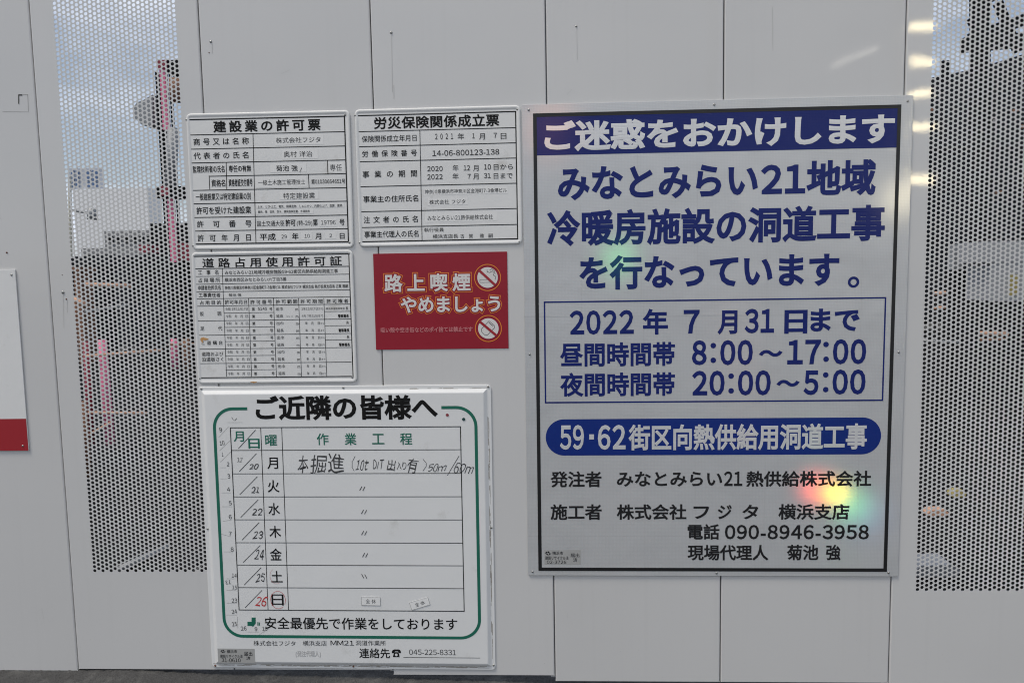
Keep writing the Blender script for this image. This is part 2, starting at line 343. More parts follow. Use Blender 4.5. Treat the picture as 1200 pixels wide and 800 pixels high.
# ------------------------------------------------------------------ type
txt = bpy.data.curves.new('type', 'FONT'); txt_o = bpy.data.objects.new('type', txt); COL.objects.link(txt_o)
GL = {}
def glyph(ch, wt):
    key = (ch, wt)
    if key in GL: return GL[key]
    c = ch
    if ch.isascii() and ch.isalnum(): c = chr(ord(ch)+0xFEE0)
    txt.body = c; txt.bevel_depth = wt; txt.bevel_resolution = 0; txt.resolution_u = 3; txt.fill_mode = 'BOTH' if wt == 0 else 'FRONT'
    bpy.context.view_layer.update()
    me = bpy.data.meshes.new_from_object(txt_o.evaluated_get(bpy.context.evaluated_depsgraph_get()))
    V = [v.co.copy() for v in me.vertices]; F = []
    for p in me.polygons:
        if wt and p.center.z < -1e-6: continue
        F.append(tuple(p.vertices))
    used = sorted({i for f in F for i in f}); mp_ = {i: k for k, i in enumerate(used)}
    V = [V[i] for i in used]; F = [tuple(mp_[i] for i in f) for f in F]
    bpy.data.meshes.remove(me)
    x0 = min((v.x for v in V), default=0); x1 = max((v.x for v in V), default=.3)
    full = not (c != ch or ch in '-()・:./')
    if c != ch: adv, off = (x1-x0)+.085, .0425-x0
    elif full: adv, off = 1.0, 0.0
    elif ch == ' ': adv, off = .3, 0
    else: adv, off = (x1-x0)+.11, .055-x0
    if ch == ' ': adv = .3; V = []; F = []
    if ch == '\u3000': V = []; F = []
    GL[key] = (V, F, adv, off, x0, x1); return GL[key]

# ------------------------------------------------------------------ signs
class Sign:
    def __init__(s, name, px, tilt, thick, label, cat, group=None):
        """px: the four outer corners (tl, tr, bl, br) measured in the photograph; tilt: how far it hangs off level"""
        P = [at(*q, 0) for q in px]; c = sum(P, Vector())/4
        s.t = tilt; s.c = Vector((c.x, 0, c.z)); s.h = thick
        s.root = tag(empty(name, (c.x, -.0012, c.z), (0, -tilt, 0)), label, cat, group)
        q = [s.world(p) for p in P]; s.u0 = (q[0][0]+q[2][0])/2; s.u1 = (q[1][0]+q[3][0])/2; s.v1 = (q[0][1]+q[1][1])/2; s.v0 = (q[2][1]+q[3][1])/2
        s.fr = (0, 0, 1); s.layer = 0
    def world(s, p):
        d = p - s.c; c_, s_ = math.cos(s.t), math.sin(s.t); return (d.x*c_ + d.z*s_, -d.x*s_ + d.z*c_)
    def px(s, x, y): return (s.fr[0]+x/s.fr[2], s.fr[1]+y/s.fr[2])
    def loc(s, x, y): return s.world(at(*s.px(x, y), -s.h))
    def plate(s, prof, r, m, name='plate', n=5, rect=None):
        u0, u1, v0, v1 = rect or (s.u0, s.u1, s.v0, s.v1); vs = []; loops = len(prof)
        for ins, h in prof:
            rr = max(r-ins, .0004)
            for (cx, cz, a0) in ((u1-ins-rr, v1-ins-rr, 0), (u0+ins+rr, v1-ins-rr, 90), (u0+ins+rr, v0+ins+rr, 180), (u1-ins-rr, v0+ins+rr, 270)):
                for k in range(n+1):
                    a = math.radians(a0+90*k/n); vs.append((cx+rr*math.cos(a), -h, cz+rr*math.sin(a)))
        N_ = 4*(n+1); fs = [(a*N_+k, a*N_+(k+1) % N_, (a+1)*N_+(k+1) % N_, (a+1)*N_+k) for a in range(loops-1) for k in range(N_)]
        fs.append(tuple((loops-1)*N_+k for k in range(N_)))
        o = obj(name, vs, fs, m, s.root)
        return o
    def lines(s, segs, m=BLACK, name='ruled_lines', d=.0004, kind=None):
        """segs: (x0, y0, x1, y1, width in photo px) ; H/V lines are squared to the board"""
        mb = MB(); k = 0
        for seg in segs:
            x0, y0, x1, y1, wd = seg; wd *= .0025
            a, b = s.loc(x0, y0), s.loc(x1, y1); dd = d + (k % 7)*.00002; k += 1
            if abs(x1-x0) > 6*abs(y1-y0) and abs(y1-y0) < 3:
                vm = s.loc((x0+x1)/2, (y0+y1)/2)[1]; a = (a[0], vm); b = (b[0], vm)
            elif abs(y1-y0) > 6*abs(x1-x0) and abs(x1-x0) < 3:
                um = s.loc((x0+x1)/2, (y0+y1)/2)[0]; a = (um, a[1]); b = (um, b[1])
            strip(mb, a, b, wd, -s.h-dd)
        return tag(mb.make(name, m, s.root), kind='stuff' if name in ('ruled_lines', 'magnet_outline', 'sheeting_seam', 'pen_stroke', 'pictogram') else None)
    def rect(s, x0, y0, x1, y1, m, name, d=.0002, parent=None, sq=True):
        ym, xm = (y0+y1)/2, (x0+x1)/2
        u0, u1 = s.loc(x0, ym)[0], s.loc(x1, ym)[0]; v1, v0 = s.loc(xm, y0)[1], s.loc(xm, y1)[1]
        return obj(name, [(u0, -s.h-d, v0), (u1, -s.h-d, v0), (u1, -s.h-d, v1), (u0, -s.h-d, v1)], [(0, 1, 2, 3)], m, s.root)
    def text(s, st, x0, x1, y0, y1, m=BLACK, wt=0.0, cap=False, cw=None, d=.0005, rot=0, slant=0, name='lettering', flip=False, hgt=.00012):
        """set a line of type whose ink spans x0..x1, y0..y1 in the photograph"""
        if s.t in (-.0063, -.0021, -.0036): wt += .005
        xm, ym = (x0+x1)/2, (y0+y1)/2
        uc, vc = s.loc(xm, ym); W_ = s.loc(x1, ym)[0]-s.loc(x0, ym)[0]; Hh = s.loc(xm, y0)[1]-s.loc(xm, y1)[1]
        kt, kb = (.735+wt, -.012-wt) if cap else (.855+wt, -.075-wt)
        em = Hh/(kt-kb); G = [glyph(ch, wt) for ch in st]; pos = []; x = 0
        if cw:
            cwl = cw*W_/(x1-x0); gx = cwl/.94; n = len(G)
            for k, g in enumerate(G):
                cx = -W_/2+cwl/2+(W_-cwl)*(k/(n-1) if n > 1 else .5); mid = .5 if g[2] == 1.0 else (g[4]+g[5])/2
                pos.append((cx-mid*gx, gx))
        else:
            xs_ = []
            for g in G: xs_.append(x+g[3]); x += g[2]
            ink0 = min(a+g[4] for a, g in zip(xs_, G) if g[0]); ink1 = max(a+g[5] for a, g in zip(xs_, G) if g[0])
            sx = W_/(ink1-ink0); pos = [((a-ink0)*sx-W_/2, sx) for a in xs_]
        mb = MB(); zs = hgt/max(wt, 1e-6) if wt else 0; cr, sr = math.cos(rot), math.sin(rot)
        for (ox, sx), g in zip(pos, G):
            vs = []; hw = name == 'handwriting'; jx, jr = (random.uniform(-.03, .03), random.uniform(-.02, .22)) if hw else (0, 0); sd_ = random.random()*50
            for v in g[0]:
                if hw:
                    q = MN.noise_vector((v.x*2.3+sd_, v.y*2.3, sd_))*.11; v = Vector((v.x+q.x+jr*(v.y-.4), v.y+q.y+jx+.12*(v.x-.5)*(1-2*(sd_ % 1)), v.z))
                a = ox+v.x*sx; b = (v.y-kb)*em-Hh/2; a += b*slant
                if flip: a = -a
                vs.append((uc+a*cr-b*sr, -s.h-d-v.z*zs, vc+a*sr+b*cr))
            mb.add(vs, g[1])
        return mb.make(name, m, s.root)
    def screw(s, x, y, m=None, k=1, h=None):
        u, v = s.loc(x, y); return screw(s.root, u, -(h if h is not None else s.h)+.0001, v, m, k)
    def blob(s, x, y, r, m, name, d=.0005, n=16, ry=None, parent=None, jag=0):
        u, v = s.loc(x, y); k = s.loc(x+1, y)[0]-u; ry = ry or r
        pts = [(u+r*k*math.cos(2*math.pi*i/n)*(1+jag*random.uniform(-1, 1)), -s.h-d, v+ry*k*math.sin(2*math.pi*i/n)*(1+jag*random.uniform(-1, 1))) for i in range(n)]
        return obj(name, pts, [tuple(range(n))], m, s.root)
    def ring(s, x, y, r, wd, m, name, d=.0005, n=40, ry=None, a0=0, a1=360):
        u, v = s.loc(x, y); k = s.loc(x+1, y)[0]-u; ry = ry or r; vs = []
        for i in range(n+1):
            a = math.radians(a0+(a1-a0)*i/n)
            for q in (-.5, .5): vs.append((u+(r+q*wd)*k*math.cos(a), -s.h-d, v+(ry+q*wd)*k*math.sin(a)))
        return obj(name, vs, [(2*i, 2*i+1, 2*i+3, 2*i+2) for i in range(n)], m, s.root)
RIM = [(0, 0), (0, .0016), (.0012, .0030), (.0035, .0038), (.0065, .0036), (.0105, .0022), (.012, .0020)]

# ---- A: construction licence board, upper left
A = Sign('notice_board', [(217, 133), (411, 130), (228, 293), (414, 290)], -.0063, .0020,
         'white licence board headed in black kanji, hung above the road permit board', 'notice board', 'white notice boards screwed to the hoarding')
A.plate(RIM, .014, PLASTIC); A.fr = (210, 125, 5.714)
A2 = (210, 205, 5.714)
y2 = lambda y: y + 80*5.714             # second enlargement, same x
A.lines([(57, 90, 1112, 62, 1.5), (60, 90, 98, y2(465), 1.5), (1112, 62, 1133, y2(447), 1.5), (100, y2(465), 1133, y2(447), 1.5)], name='table_border') if False else None
def frame_px(s, tl, tr, bl, br, wd, m=BLACK, name='table_border', d=.0005, yx=None):
    q = [s.world(at(*p, -s.h)) for p in (tl, tr, bl, br)]
    u0, u1 = (q[0][0]+q[2][0])/2, (q[1][0]+q[3][0])/2; v1, v0 = (q[0][1]+q[1][1])/2, (q[2][1]+q[3][1])/2; w_ = wd*.0025
    o = [(u0, v0), (u1, v0), (u1, v1), (u0, v1)]; i = [(u0+w_, v0+w_), (u1-w_, v0+w_), (u1-w_, v1-w_), (u0+w_, v1-w_)]
    obj(name, [(x, -s.h-d, z) for x, z in o+i], [(k, (k+1) % 4, 4+(k+1) % 4, 4+k) for k in range(4)], m, s.root)
    return u0, u1, v0, v1
frame_px(A, (217.9, 140.3), (404.6, 135.5), (227.3, 286.9), (408.9, 283.8), 1.3)
H = lambda x0, x1, yl, yr, w_=.9: (x0, yl, x1, yr, w_)
A.lines([H(68, 1110, 180, 180), H(72, 1110, 275, 275), H(76, 1112, 368, 368), H(200, 1116, 458, 458), H(88, 1120, y2(95), y2(95)), H(92, 1122, y2(185), y2(185)),
         H(97, 1126, y2(277), y2(277)), H(100, 1130, y2(368), y2(368)),
         (495, 181, 515, y2(456), .75), (316, 372, 320, y2(98), .75), (202, 462, 206, y2(98), .75), (994, 362, 996, 452, .75), (866, 455, 871, y2(90), .75)])
# squared verticals need small lean; they are drawn between measured points
A.text('建設業の許可票', 230, 945, 88, 167, BLACK, .022, cw=82)
for st, x0, x1, y0, y1, m, wt, cw in (
    ('商号又は名称', 95, 468, 210, 257, BLACK, .006, 46), ('株式会社フジタ', 648, 948, 205, 243, INK, 0, None), ('代表者の氏名', 98, 470, 304, 350, BLACK, .006, 46),
    ('奥村 洋治', 700, 893, 298, 338, INK, 0, None), ('監理技術者の氏名', 92, 305, 396, 442, BLACK, .008, None), ('専任の有無', 333, 483, 392, 437, BLACK, .012, None),
    ('専任', 1010, 1090, 386, 430, INK, 0, None),
    ('資格名', 217, 310, y2(30), y2(79), BLACK, .008, None), ('資格者証交付番号', 332, 492, y2(26), y2(76), BLACK, .014, None), ('一級土木施工管理技士', 530, 845, y2(31), y2(67), INK, 0, None),
    ('第01030664651号', 885, 1112, y2(27), y2(60), INK, .008, None), ('一般建設業又は特定建設業の別', 112, 480, y2(121), y2(168), BLACK, .008, None),
    ('特定建設業', 698, 910, y2(119), y2(160), INK, 0, None), ('許可を受けた建設業', 117, 483, y2(212), y2(261), BLACK, .008, None),
    ('土木、とび・土工、電気、鋼構造物、しゅんせつ、内装仕上げ、造園、建築、', 525, 1098, y2(199), y2(219), INK, 0, None), ('舗装、管、塗装、防水、機械器具設置、水道施設', 528, 875, y2(236), y2(254), INK, 0, None),
    ('許可番号', 120, 487, y2(304), y2(350), BLACK, .008, 45), ('国土交通大臣', 522, 705, y2(306), y2(343), INK, 0, None), ('許可', 713, 780, y2(297), y2(343), BLACK, .014, None),
    ('(特-29)', 788, 892, y2(303), y2(338), INK, 0, None), ('第', 896, 928, y2(295), y2(340), BLACK, .012, None), ('号', 1074, 1108, y2(293), y2(338), BLACK, .008, None),
    ('許可年月日', 125, 486, y2(397), y2(444), BLACK, .008, 42), ('平成', 540, 647, y2(391), y2(437), BLACK, .008, None), ('年', 756, 800, y2(388), y2(433), BLACK, .008, None),
    ('月', 912, 952, y2(386), y2(430), BLACK, .008, None), ('日', 1076, 1108, y2(386), y2(428), BLACK, .008, None)):
    A.text(st, x0, x1, y0, y1, m, wt, cw=cw)
for st, x0, x1, y0, y1 in (('19796', 950, 1048, y2(304), y2(333)), ('29', 685, 722, y2(400), y2(426)), ('10', 840, 875, y2(396), y2(421)), ('2', 1006, 1025, y2(394), y2(418))):
    A.text(st, x0, x1, y0, y1, INK, 0, cap=True)
for x0, y0, x1, y1 in ((610, 382, 852, 440), (1000, 372, 1104, 440), (512, y2(14), 855, y2(84)), (674, y2(108), 934, y2(164)), (518, y2(188), 1105, y2(222)), (518, y2(230), 900, y2(262)),
                       (652, y2(386), 742, y2(436)), (818, y2(384), 890, y2(432)), (975, y2(380), 1050, y2(428)), (640, 192, 968, 256), (690, 288, 930, 350), (942, y2(294), 1056, y2(345))):
    A.rect(x0, y0, x1, y1, LABEL, 'pasted_label', .0003)
A.text('菊池 強', 650, 795, 392, 433, BLACKF, .008)
A.lines([(822, 410, 808, 440, .6)], PEN, 'pen_stroke', .0007)
for x, y in ((50, 88), (1113, 56), (95, y2(474)), (1141, y2(452))): A.screw(x, y)

# ---- B: labour insurance board
B = Sign('notice_board', [(417, 128), (610, 124.5), (420, 289), (612, 286.5)], -.0021, .0020,
         'white insurance board with black kanji heading, directly above the red poster', 'notice board', 'white notice boards screwed to the hoarding')
B.plate(RIM, .014, PLASTIC); B.fr = (410, 120, 5.714); y2 = lambda y: y + 85*5.714
frame_px(B, (417.6, 135.4), (604.9, 130.2), (422.3, 283.6), (607.2, 280.7), 1.2)
B.lines([H(50, 1112, 184, 184), H(52, 1112, 285, 285), H(54, 1112, 386, 386), H(60, 1114, y2(68), y2(68)), H(64, 1116, y2(236), y2(236)), H(68, 1118, y2(342), y2(342)), (469, 185, 484, y2(438), .75)])
B.text('労災保険関係成立票', 160, 998, 88, 170, BLACK, .020, cw=86)
for st, x0, x1, y0, y1, m, wt, cw in (
    ('保険関係成立年月日', 80, 447, 220, 264, BLACK, 0, None), ('年', 722, 765, 207, 250, INK, .004, None), ('月', 865, 905, 206, 250, INK, .004, None), ('日', 1010, 1048, 203, 247, INK, .004, None),
    ('労働保険番号', 82, 450, 320, 364, BLACK, .004, 42), ('事業の期間', 85, 452, 456, 502, BLACK, .006, 45),
    ('年', 688, 728, 418, 460, INK, .004, None), ('月', 825, 862, 418, 460, INK, .004, None), ('日から', 963, 1092, 411, 452, INK, .004, None),
    ('年', 688, 728, 474, 516, INK, .004, None), ('月', 825, 862, 475, 517, INK, .004, None), ('日まで', 963, 1090, 471, 512, INK, .004, None),
    ('事業主の住所氏名', 90, 458, y2(137), y2(182), BLACK, .006, None), ('神奈川県横浜市神奈川区金港町7-3金港ビル', 502, 1050, y2(93), y2(122), INK, .004, None), ('株式会社 フジタ', 532, 775, y2(165), y2(195), INK, .004, None),
    ('注文者の氏名', 93, 460, y2(275), y2(320), BLACK, .006, 42), ('みなとみらい21熱供給株式会社', 520, 958, y2(268), y2(302), INK, 0, None),
    ('事業主代理人の氏名', 97, 460, y2(373), y2(418), BLACK, .006, None), ('執行役員', 498, 630, y2(354), y2(380), INK, 0, None), ('横浜支店長', 555, 725, y2(396), y2(424), INK, 0, None),
    ('古', 740, 766, y2(395), y2(423), INK, 0, None), ('賀', 797, 824, y2(394), y2(422), INK, 0, None), ('雅', 870, 898, y2(393), y2(421), INK, 0, None), ('嗣', 928, 957, y2(392), y2(420), INK, 0, None)):
    B.text(st, x0, x1, y0, y1, m, wt, cw=cw)
for st, x0, x1, y0, y1, cw in (('2021', 566, 697, 210, 248, 26), ('1', 820, 836, 207, 243, None), ('7', 963, 985, 205, 240, None), ('14-06-800123-138', 552, 1000, 318, 356, None),
                           ('2020', 518, 622, 428, 462, None), ('12', 762, 805, 422, 457, None), ('10', 898, 945, 415, 451, None), ('2022', 518, 622, 482, 517, None), ('7', 788, 810, 480, 513, None), ('31', 898, 943, 474, 508, None)):
    B.text(st, x0, x1, y0, y1, INK, .012, cap=True, cw=cw)
for x0, y0, x1, y1 in ((500, y2(82), 1058, y2(130)), (522, y2(155), 790, y2(202)), (504, y2(252), 985, y2(312))): B.rect(x0, y0, x1, y1, LABEL, 'pasted_label', .0003)
for x, y in ((37, 88), (1122, 48), (68, y2(453)), (1134, y2(448))): B.screw(x, y)

# ---- C: road occupation permit board
C = Sign('notice_board', [(224, 296), (413, 292.5), (233.5, 450), (419.5, 447)], -.0036, .0020,
         'white road permit board of many thin rows, rust stained, directly left of the red poster', 'notice board', 'white notice boards screwed to the hoarding')
C.plate(RIM, .014, PLASTIC); C.fr = (220, 290, 5.714); y2 = lambda y: y + 75*5.714
frame_px(C, (227.2, 299.8), (410.1, 297.0), (234.2, 442.6), (413.8, 441.6), 1.1)
seg = [H(50, 1085, 134, 134), H(52, 1086, 186, 186, .6), H(54, 1087, 238, 238, .6), H(56, 1087, 290, 290, .6), H(58, 1088, 336, 336, .6), H(60, 1089, 385, 385, .6), H(66, 1092, 484, 484, .6)]
seg += [H(70+4*k, 1094+2*k, y2(y), y2(y), .6) for k, y in enumerate((152, 245, 342))]
for k in range(5):
    y = 436+k*95.3
    seg.append(H(243+3*k, 580+2*k, y, y, .5))
    if k < 3: seg.append(H(918+3*k, 1090+3*k, y-9, y-9, .5))
seg += [(232, 136, 261, y2(434), .6), (408, 338, 429, y2(434), .6), (575, 338, 595, y2(434), .6), (743, 338, 763, y2(434), .6), (912, 338, 932, y2(434), .6)]
C.lines(seg)
C.text('道路占用使用許可証', 97, 1030, 63, 128, BLACK, .012, cw=78)
for st, x0, x1, y0, y1, m, wt, cw in (
    ('工事名', 70, 210, 150, 182, BLACK, .004, 28), ('占用場所', 70, 217, 202, 233, BLACK, .004, 30), ('申請者住所氏名', 70, 222, 253, 284, BLACK, .006, None), ('工事責任者', 75, 220, 303, 332, BLACK, .006, None),
    ('占用目的', 80, 226, 354, 382, BLACK, .004, 30), ('みなとみらい21地域冷暖房施設59・62街区向熱供給用洞道工事', 248, 1005, 148, 175, INK, .006, None),
    ('横浜市西区みなとみらい六丁目3番', 248, 662, 200, 226, INK, .006, None), ('神奈川県横浜市神奈川区金港町7-3金港ビル 株式会社フジタ 横浜支店 執行役員支店長 古賀 雅嗣', 248, 1072, 251, 275, INK, .008, None),
    ('菊池 強', 275, 360, 307, 326, INK, .004, None), ('許可年月日', 250, 398, 350, 378, BLACK, .004, None), ('許可番号', 420, 566, 349, 377, BLACK, .004, 30), ('許可範囲', 590, 736, 347, 375, BLACK, .004, 30),
    ('許可期間', 756, 905, 345, 373, BLACK, .004, 30), ('許可権者', 930, 1076, 343, 371, BLACK, .004, 30),
    ('仮囲', 82, 227, 427, 456, INK, .004, 27), ('足代', 85, 232, y2(97), y2(126), INK, .004, 27), ('こ道構台', 90, 236, y2(194), y2(222), BLACK, .002, 28),
    ('道路および', 95, 240, y2(269), y2(297), BLACK, .002, None), ('沿道板さく', 95, 240, y2(304), y2(333), BLACK, .002, None)):
    C.text(st, x0, x1, y0, y1, m, wt, cw=cw)
for k in range(10):
    y = 410+47.9*k; s_ = 1.75*k; t = k % 2
    if k == 0: C.text('令和 2年12月17日', 253, 402, y-10, y+10, INKL, 0)
    else:
        for ch, x in (('令', 255), ('和', 273), ('年', 314), ('月', 350), ('日', 386)): C.text(ch, x+s_, x+17+s_, y-9, y+11, INKL, 0, name='lettering')
    C.text('第', 430+s_, 450+s_, y-9, y+13, BLACK, .006); C.text('号', 547+s_, 567+s_, y-11, y+11, BLACK, .006)
    if k == 0: C.text('5145', 470, 532, y-10, y+9, INK, .01, cap=True)
    C.text('延長' if t else '出巾', 592+s_, 638+s_, y-11, y+11, INK, .002); C.text('m', 722+s_, 740+s_, y-10, y+14, INK, .01)
    if k == 0: C.text('2年12月17日から', 762, 908, y-11, y+8, INKL, 0)
    elif k == 1: C.text('4年 7月31日まで', 764, 908, y-11, y+8, INKL, 0); C.text('11 1', 660, 705, y-6, y+6, INKL, 0)
    else:
        C.text('年', 784+s_, 800+s_, y-10, y+9, INK, .004); C.text('月', 824+s_, 838+s_, y-10, y+9, INK, .004); C.text('日', 868+s_, 881+s_, y-10, y+9, INK, .004); C.text('まで' if t else 'から', 886+s_, 910+s_, y-7, y+7, INKL, 0)
    if k < 6:
        if t: C.text('警察署長', 1005+s_, 1078+s_, y-12, y+11, BLACK, .02)
        else:
            C.text('長', 1058+s_, 1076+s_, y-15, y+6, INK, .004)
            if k == 0: C.text('横浜市道路管理者', 925, 1052, y-10, y+4, INKL, .004)
C.blob(110, y2(182), 24, RUST, 'rust_stain', .0009, 22, 9, jag=.45); C.blob(98, y2(196), 6, RUST, 'rust_stain', .001, 14, 13, jag=.4)
C.blob(446, y2(471), 26, RUST, 'rust_stain', .0019, 20, 4, jag=.4)
for x, y in ((45, 56), (1080, 38), (82, y2(447)), (1103, y2(438))): C.screw(x, y)

# ---- D: whiteboard with the week's work schedule
D = Sign('schedule_whiteboard', [(233.5, 453), (577, 450), (248, 783.5), (579.5, 781)], -.0055, .0100,
         'large whiteboard with green rounded border and a handwritten weekly work schedule', 'whiteboard')
D.plate([(0, 0), (0, .0022), (.0012, .0030), (.010, .0032), (.0118, .0034), (.0215, .0094), (.0240, .0100)], .013, ENAMEL)
# grime that has settled along the flange
rr = random.Random(3); mb = MB()
def grime(u0, v0, u1, v1, n, w_):
    for k in range(n):
        t = rr.random(); a = rr.uniform(.002, .02); L_ = Vector((u1-u0, v1-v0)).normalized()
        c = Vector((u0+(u1-u0)*t, v0+(v1-v0)*t)) + Vector((-L_.y, L_.x))*rr.uniform(-w_, w_)
        strip(mb, c-L_*a, c+L_*a, rr.uniform(.0005, .0018), -.0034-k*.000002)
grime(D.u0+.02, D.v0+.0105, D.u1-.015, D.v0+.0095, 190, .0030); grime(D.u1-.0095, D.v0+.02, D.u1-.0095, D.v1-.1, 80, .0022); grime(D.u1-.25, D.v1-.0105, D.u1-.02, D.v1-.0105, 16, .001)
tag(mb.make('grime', GRIME, D.root), kind='stuff')
D.fr = (0, 0, 1)
# green border: rounded, open at the top for the heading
def green_border():
    l = lambda x, y: D.loc(x, y)
    ul, ur = (l(252.3, 530)[0]+l(263.3, 720)[0])/2, (l(557.8, 510)[0]+l(562, 720)[0])/2
    vt, vb = l(270, 478.8)[1], l(400, 745.6)[1]; vt2 = l(540, 477)[1]; vt = (vt+vt2)/2
    r = .058; path = [(l(290, 478.5)[0], vt)]
    for cx, cz, a0 in ((ul+r, vt-r, 90), (ul+r, vb+r, 180), (ur-r, vb+r, 270), (ur-r, vt-r, 360)):
        for k in range(13): a = math.radians(a0+90*k/12); path.append((cx+r*math.cos(a), cz+r*math.sin(a)))
    path.append((l(517.3, 476.8)[0], vt)); w_ = .0092; vs = []
    for i, p in enumerate(path):
        a = Vector(path[max(0, i-1)]); b = Vector(path[min(len(path)-1, i+1)]); t = (b-a).normalized(); n = Vector((-t.y, t.x))*w_/2
        vs += [(p[0]-n.x, -D.h-.0004, p[1]-n.y), (p[0]+n.x, -D.h-.0004, p[1]+n.y)]
    obj('green_border', vs, [(2*i, 2*i+2, 2*i+3, 2*i+1) for i in range(len(path)-1)], GREEN, D.root)
green_border()
D.text('ご近隣の皆様へ', 299, 512.5, 462.5, 491.5, BLACK, .033)
frame_px(D, (270.0, 500.3), (540.4, 499.1), (279.6, 714.9), (544.2, 715.3), 1.0)
D.lines([(271.5, 527.6, 541, 526.2, .75), (272.7, 555, 541.5, 553.8, .75), (274, 582.3, 542, 580.8, .75), (275.5, 609, 542.3, 608, .75), (276.5, 636, 542.8, 635, .75), (278, 662.2, 543.2, 661.4, .75), (279, 688.6, 543.7, 688, .75),
         (305.7, 501, 314.3, 714, .8), (330.3, 501, 338.3, 714, .8)])
z8 = lambda x, y: (230+x/6.667, 445+y/6.667); z10 = lambda x, y: (235+x/6.667, 555+y/6.667); z11 = lambda x, y: (235+x/6.667, 665+y/6.667)
z9 = lambda x, y: (400+x/6.316, 445+y/6.316); z12 = lambda x, y: (405+x/6.316, 665+y/6.316)
def DT(z, st, x0, x1, y0, y1, m=BLACK, wt=.008, **k): a = z(x0, y0); b = z(x1, y1); return D.text(st, a[0], b[0], a[1], b[1], m, wt, **k)
def DL(z, segs, w_, m=BLACK, name='slash', d=.0005): return D.lines([(*z(a, b), *z(c, e), w_) for a, b, c, e in segs], m, name, d)
DT(z8, '月', 293, 374, 394, 480, GREEN, .016); DT(z8, '日', 408, 497, 450, 535, GREEN, .016); DT(z8, '曜', 540, 632, 423, 513, GREEN, .012)
DT(z8, '作', 942, 1035, 414, 507, GREEN, .012); DT(z9, '業', 25, 113, 391, 480, GREEN, .012); DT(z9, '工', 228, 319, 384, 482, GREEN, .012); DT(z9, '程', 435, 525, 389, 478, GREEN, .012)
DL(z8, [(330, 535, 465, 390), (338, 713, 472, 573)], .7); DL(z10, [(308, 160, 445, 20), (315, 338, 452, 200), (325, 515, 460, 377), (333, 690, 468, 555)], .7); DL(z11, [(342, 132, 475, -5), (350, 308, 482, 172)], .7)
DT(z8, '月', 555, 640, 597, 693, wt=.010); DT(z10, '火', 525, 617, 44, 142, wt=.012); DT(z10, '水', 530, 622, 224, 320, wt=.012); DT(z10, '木', 538, 630, 402, 497, wt=.012); DT(z10, '金', 543, 636, 579, 675, wt=.012)
DT(z11, '土', 553, 642, 20, 115, wt=.012); DT(z11, '日', 556, 650, 196, 292, wt=.008)
for z, st, x0, x1, y0, y1, m, wt in ((z8, '20', 416, 488, 655, 698, PEN, .018), (z10, '21', 400, 462, 100, 150, PEN, .016), (z10, '22', 405, 486, 270, 325, PEN, .016), (z10, '23', 415, 490, 445, 503, PEN, .016), (z10, '24', 428, 497, 592, 668, PEN, .012),
                                (z11, '25', 436, 505, 40, 110, PEN, .012), (z11, '26', 436, 520, 222, 300, REDPEN, .012), (z8, '12', 322, 362, 606, 640, INKL, 0)):
    DT(z, st, x0, x1, y0, y1, m, wt, cap=True, slant=.12, name='handwriting')
DT(z8, '本', 795, 875, 590, 718, PEN, 0, slant=.1, name='handwriting', rot=.03); DT(z8, '掘', 895, 1015, 585, 725, PEN, 0, slant=.08, name='handwriting'); DT(z8, '進', 1028, 1158, 582, 722, PEN, 0, slant=.1, name='handwriting')
DL(z9, [(103, 562, 84, 600), (84, 600, 78, 640), (78, 640, 96, 672)], .6, PEN, 'handwriting')
DT(z9, '10t', 112, 200, 590, 668, PEN, 0, slant=.2, name='handwriting', cap=True); DT(z9, 'D/T', 234, 312, 590, 660, PEN, 0, slant=.1, name='handwriting', cap=True)
DT(z9, '出', 343, 402, 585, 668, PEN, 0, slant=.1, name='handwriting'); DT(z9, '入', 412, 446, 600, 662, PEN, 0, name='handwriting'); DT(z9, '切', 448, 482, 600, 668, PEN, 0, name='handwriting') if False else DT(z9, 'り', 452, 480, 600, 668, PEN, 0, name='handwriting')
DT(z9, '有', 492, 568, 575, 682, PEN, 0, slant=.1, name='handwriting'); DL(z9, [(606, 585, 628, 612), (628, 612, 630, 635), (630, 635, 604, 672)], .6, PEN, 'handwriting')
DT(z9, '50m', 645, 775, 618, 675, PEN, 0, slant=.25, cap=True, name='handwriting'); DL(z9, [(785, 705, 872, 560)], .7, PEN, 'handwriting'); DT(z9, '60m', 838, 980, 618, 690, PEN, 0, slant=.25, cap=True, rot=-.08, name='handwriting')
for x, y in ((425, 572), (427, 599.3), (427.2, 624), (428.3, 649.8), (427.5, 674.5)):
    s_ = -1 if y > 670 else 1
    D.lines([(x-2.2-1.2*s_, y+2.3, x-2.2+1.4*s_, y-2.5, .9), (x+1.4-1.2*s_, y+2.6, x+1.4+1.4*s_, y-2.2, .9)], PEN, 'ditto_mark', .0006)
for x, y, r in ((250+28, 0, 0),): pass
def magnet(cx, cy, w_, h_, rot, st):
    u, v = D.loc(cx, cy); k = .00262; w_ *= k; h_ *= k; cr, sr = math.cos(rot), math.sin(rot)
    def R(x, z): return (u+x*cr-z*sr, v+x*sr+z*cr)
    mb = MB(); pts = [R(-w_/2, -h_/2), R(w_/2, -h_/2), R(w_/2, h_/2), R(-w_/2, h_/2)]
    mb.prism(pts, -D.h-.0012, -D.h-.0001); o = mb.make('magnet_strip', LABEL, D.root)
    mb = MB(); 
    for a, b in zip(pts, pts[1:]+pts[:1]): strip(mb, a, b, .0007, -D.h-.00135)
    mb.make('magnet_outline', INKL, D.root)
    D.text(st, cx-w_/k*.27, cx+w_/k*.27, cy-h_/k*.26, cy+h_/k*.26, INK, 0, rot=rot, d=.0015)
magnet(*z12(188, 244), 22.2, 10.0, -.02, '全 休'); magnet(*z12(550, 262), 22.5, 9.2, .30, '全 休')
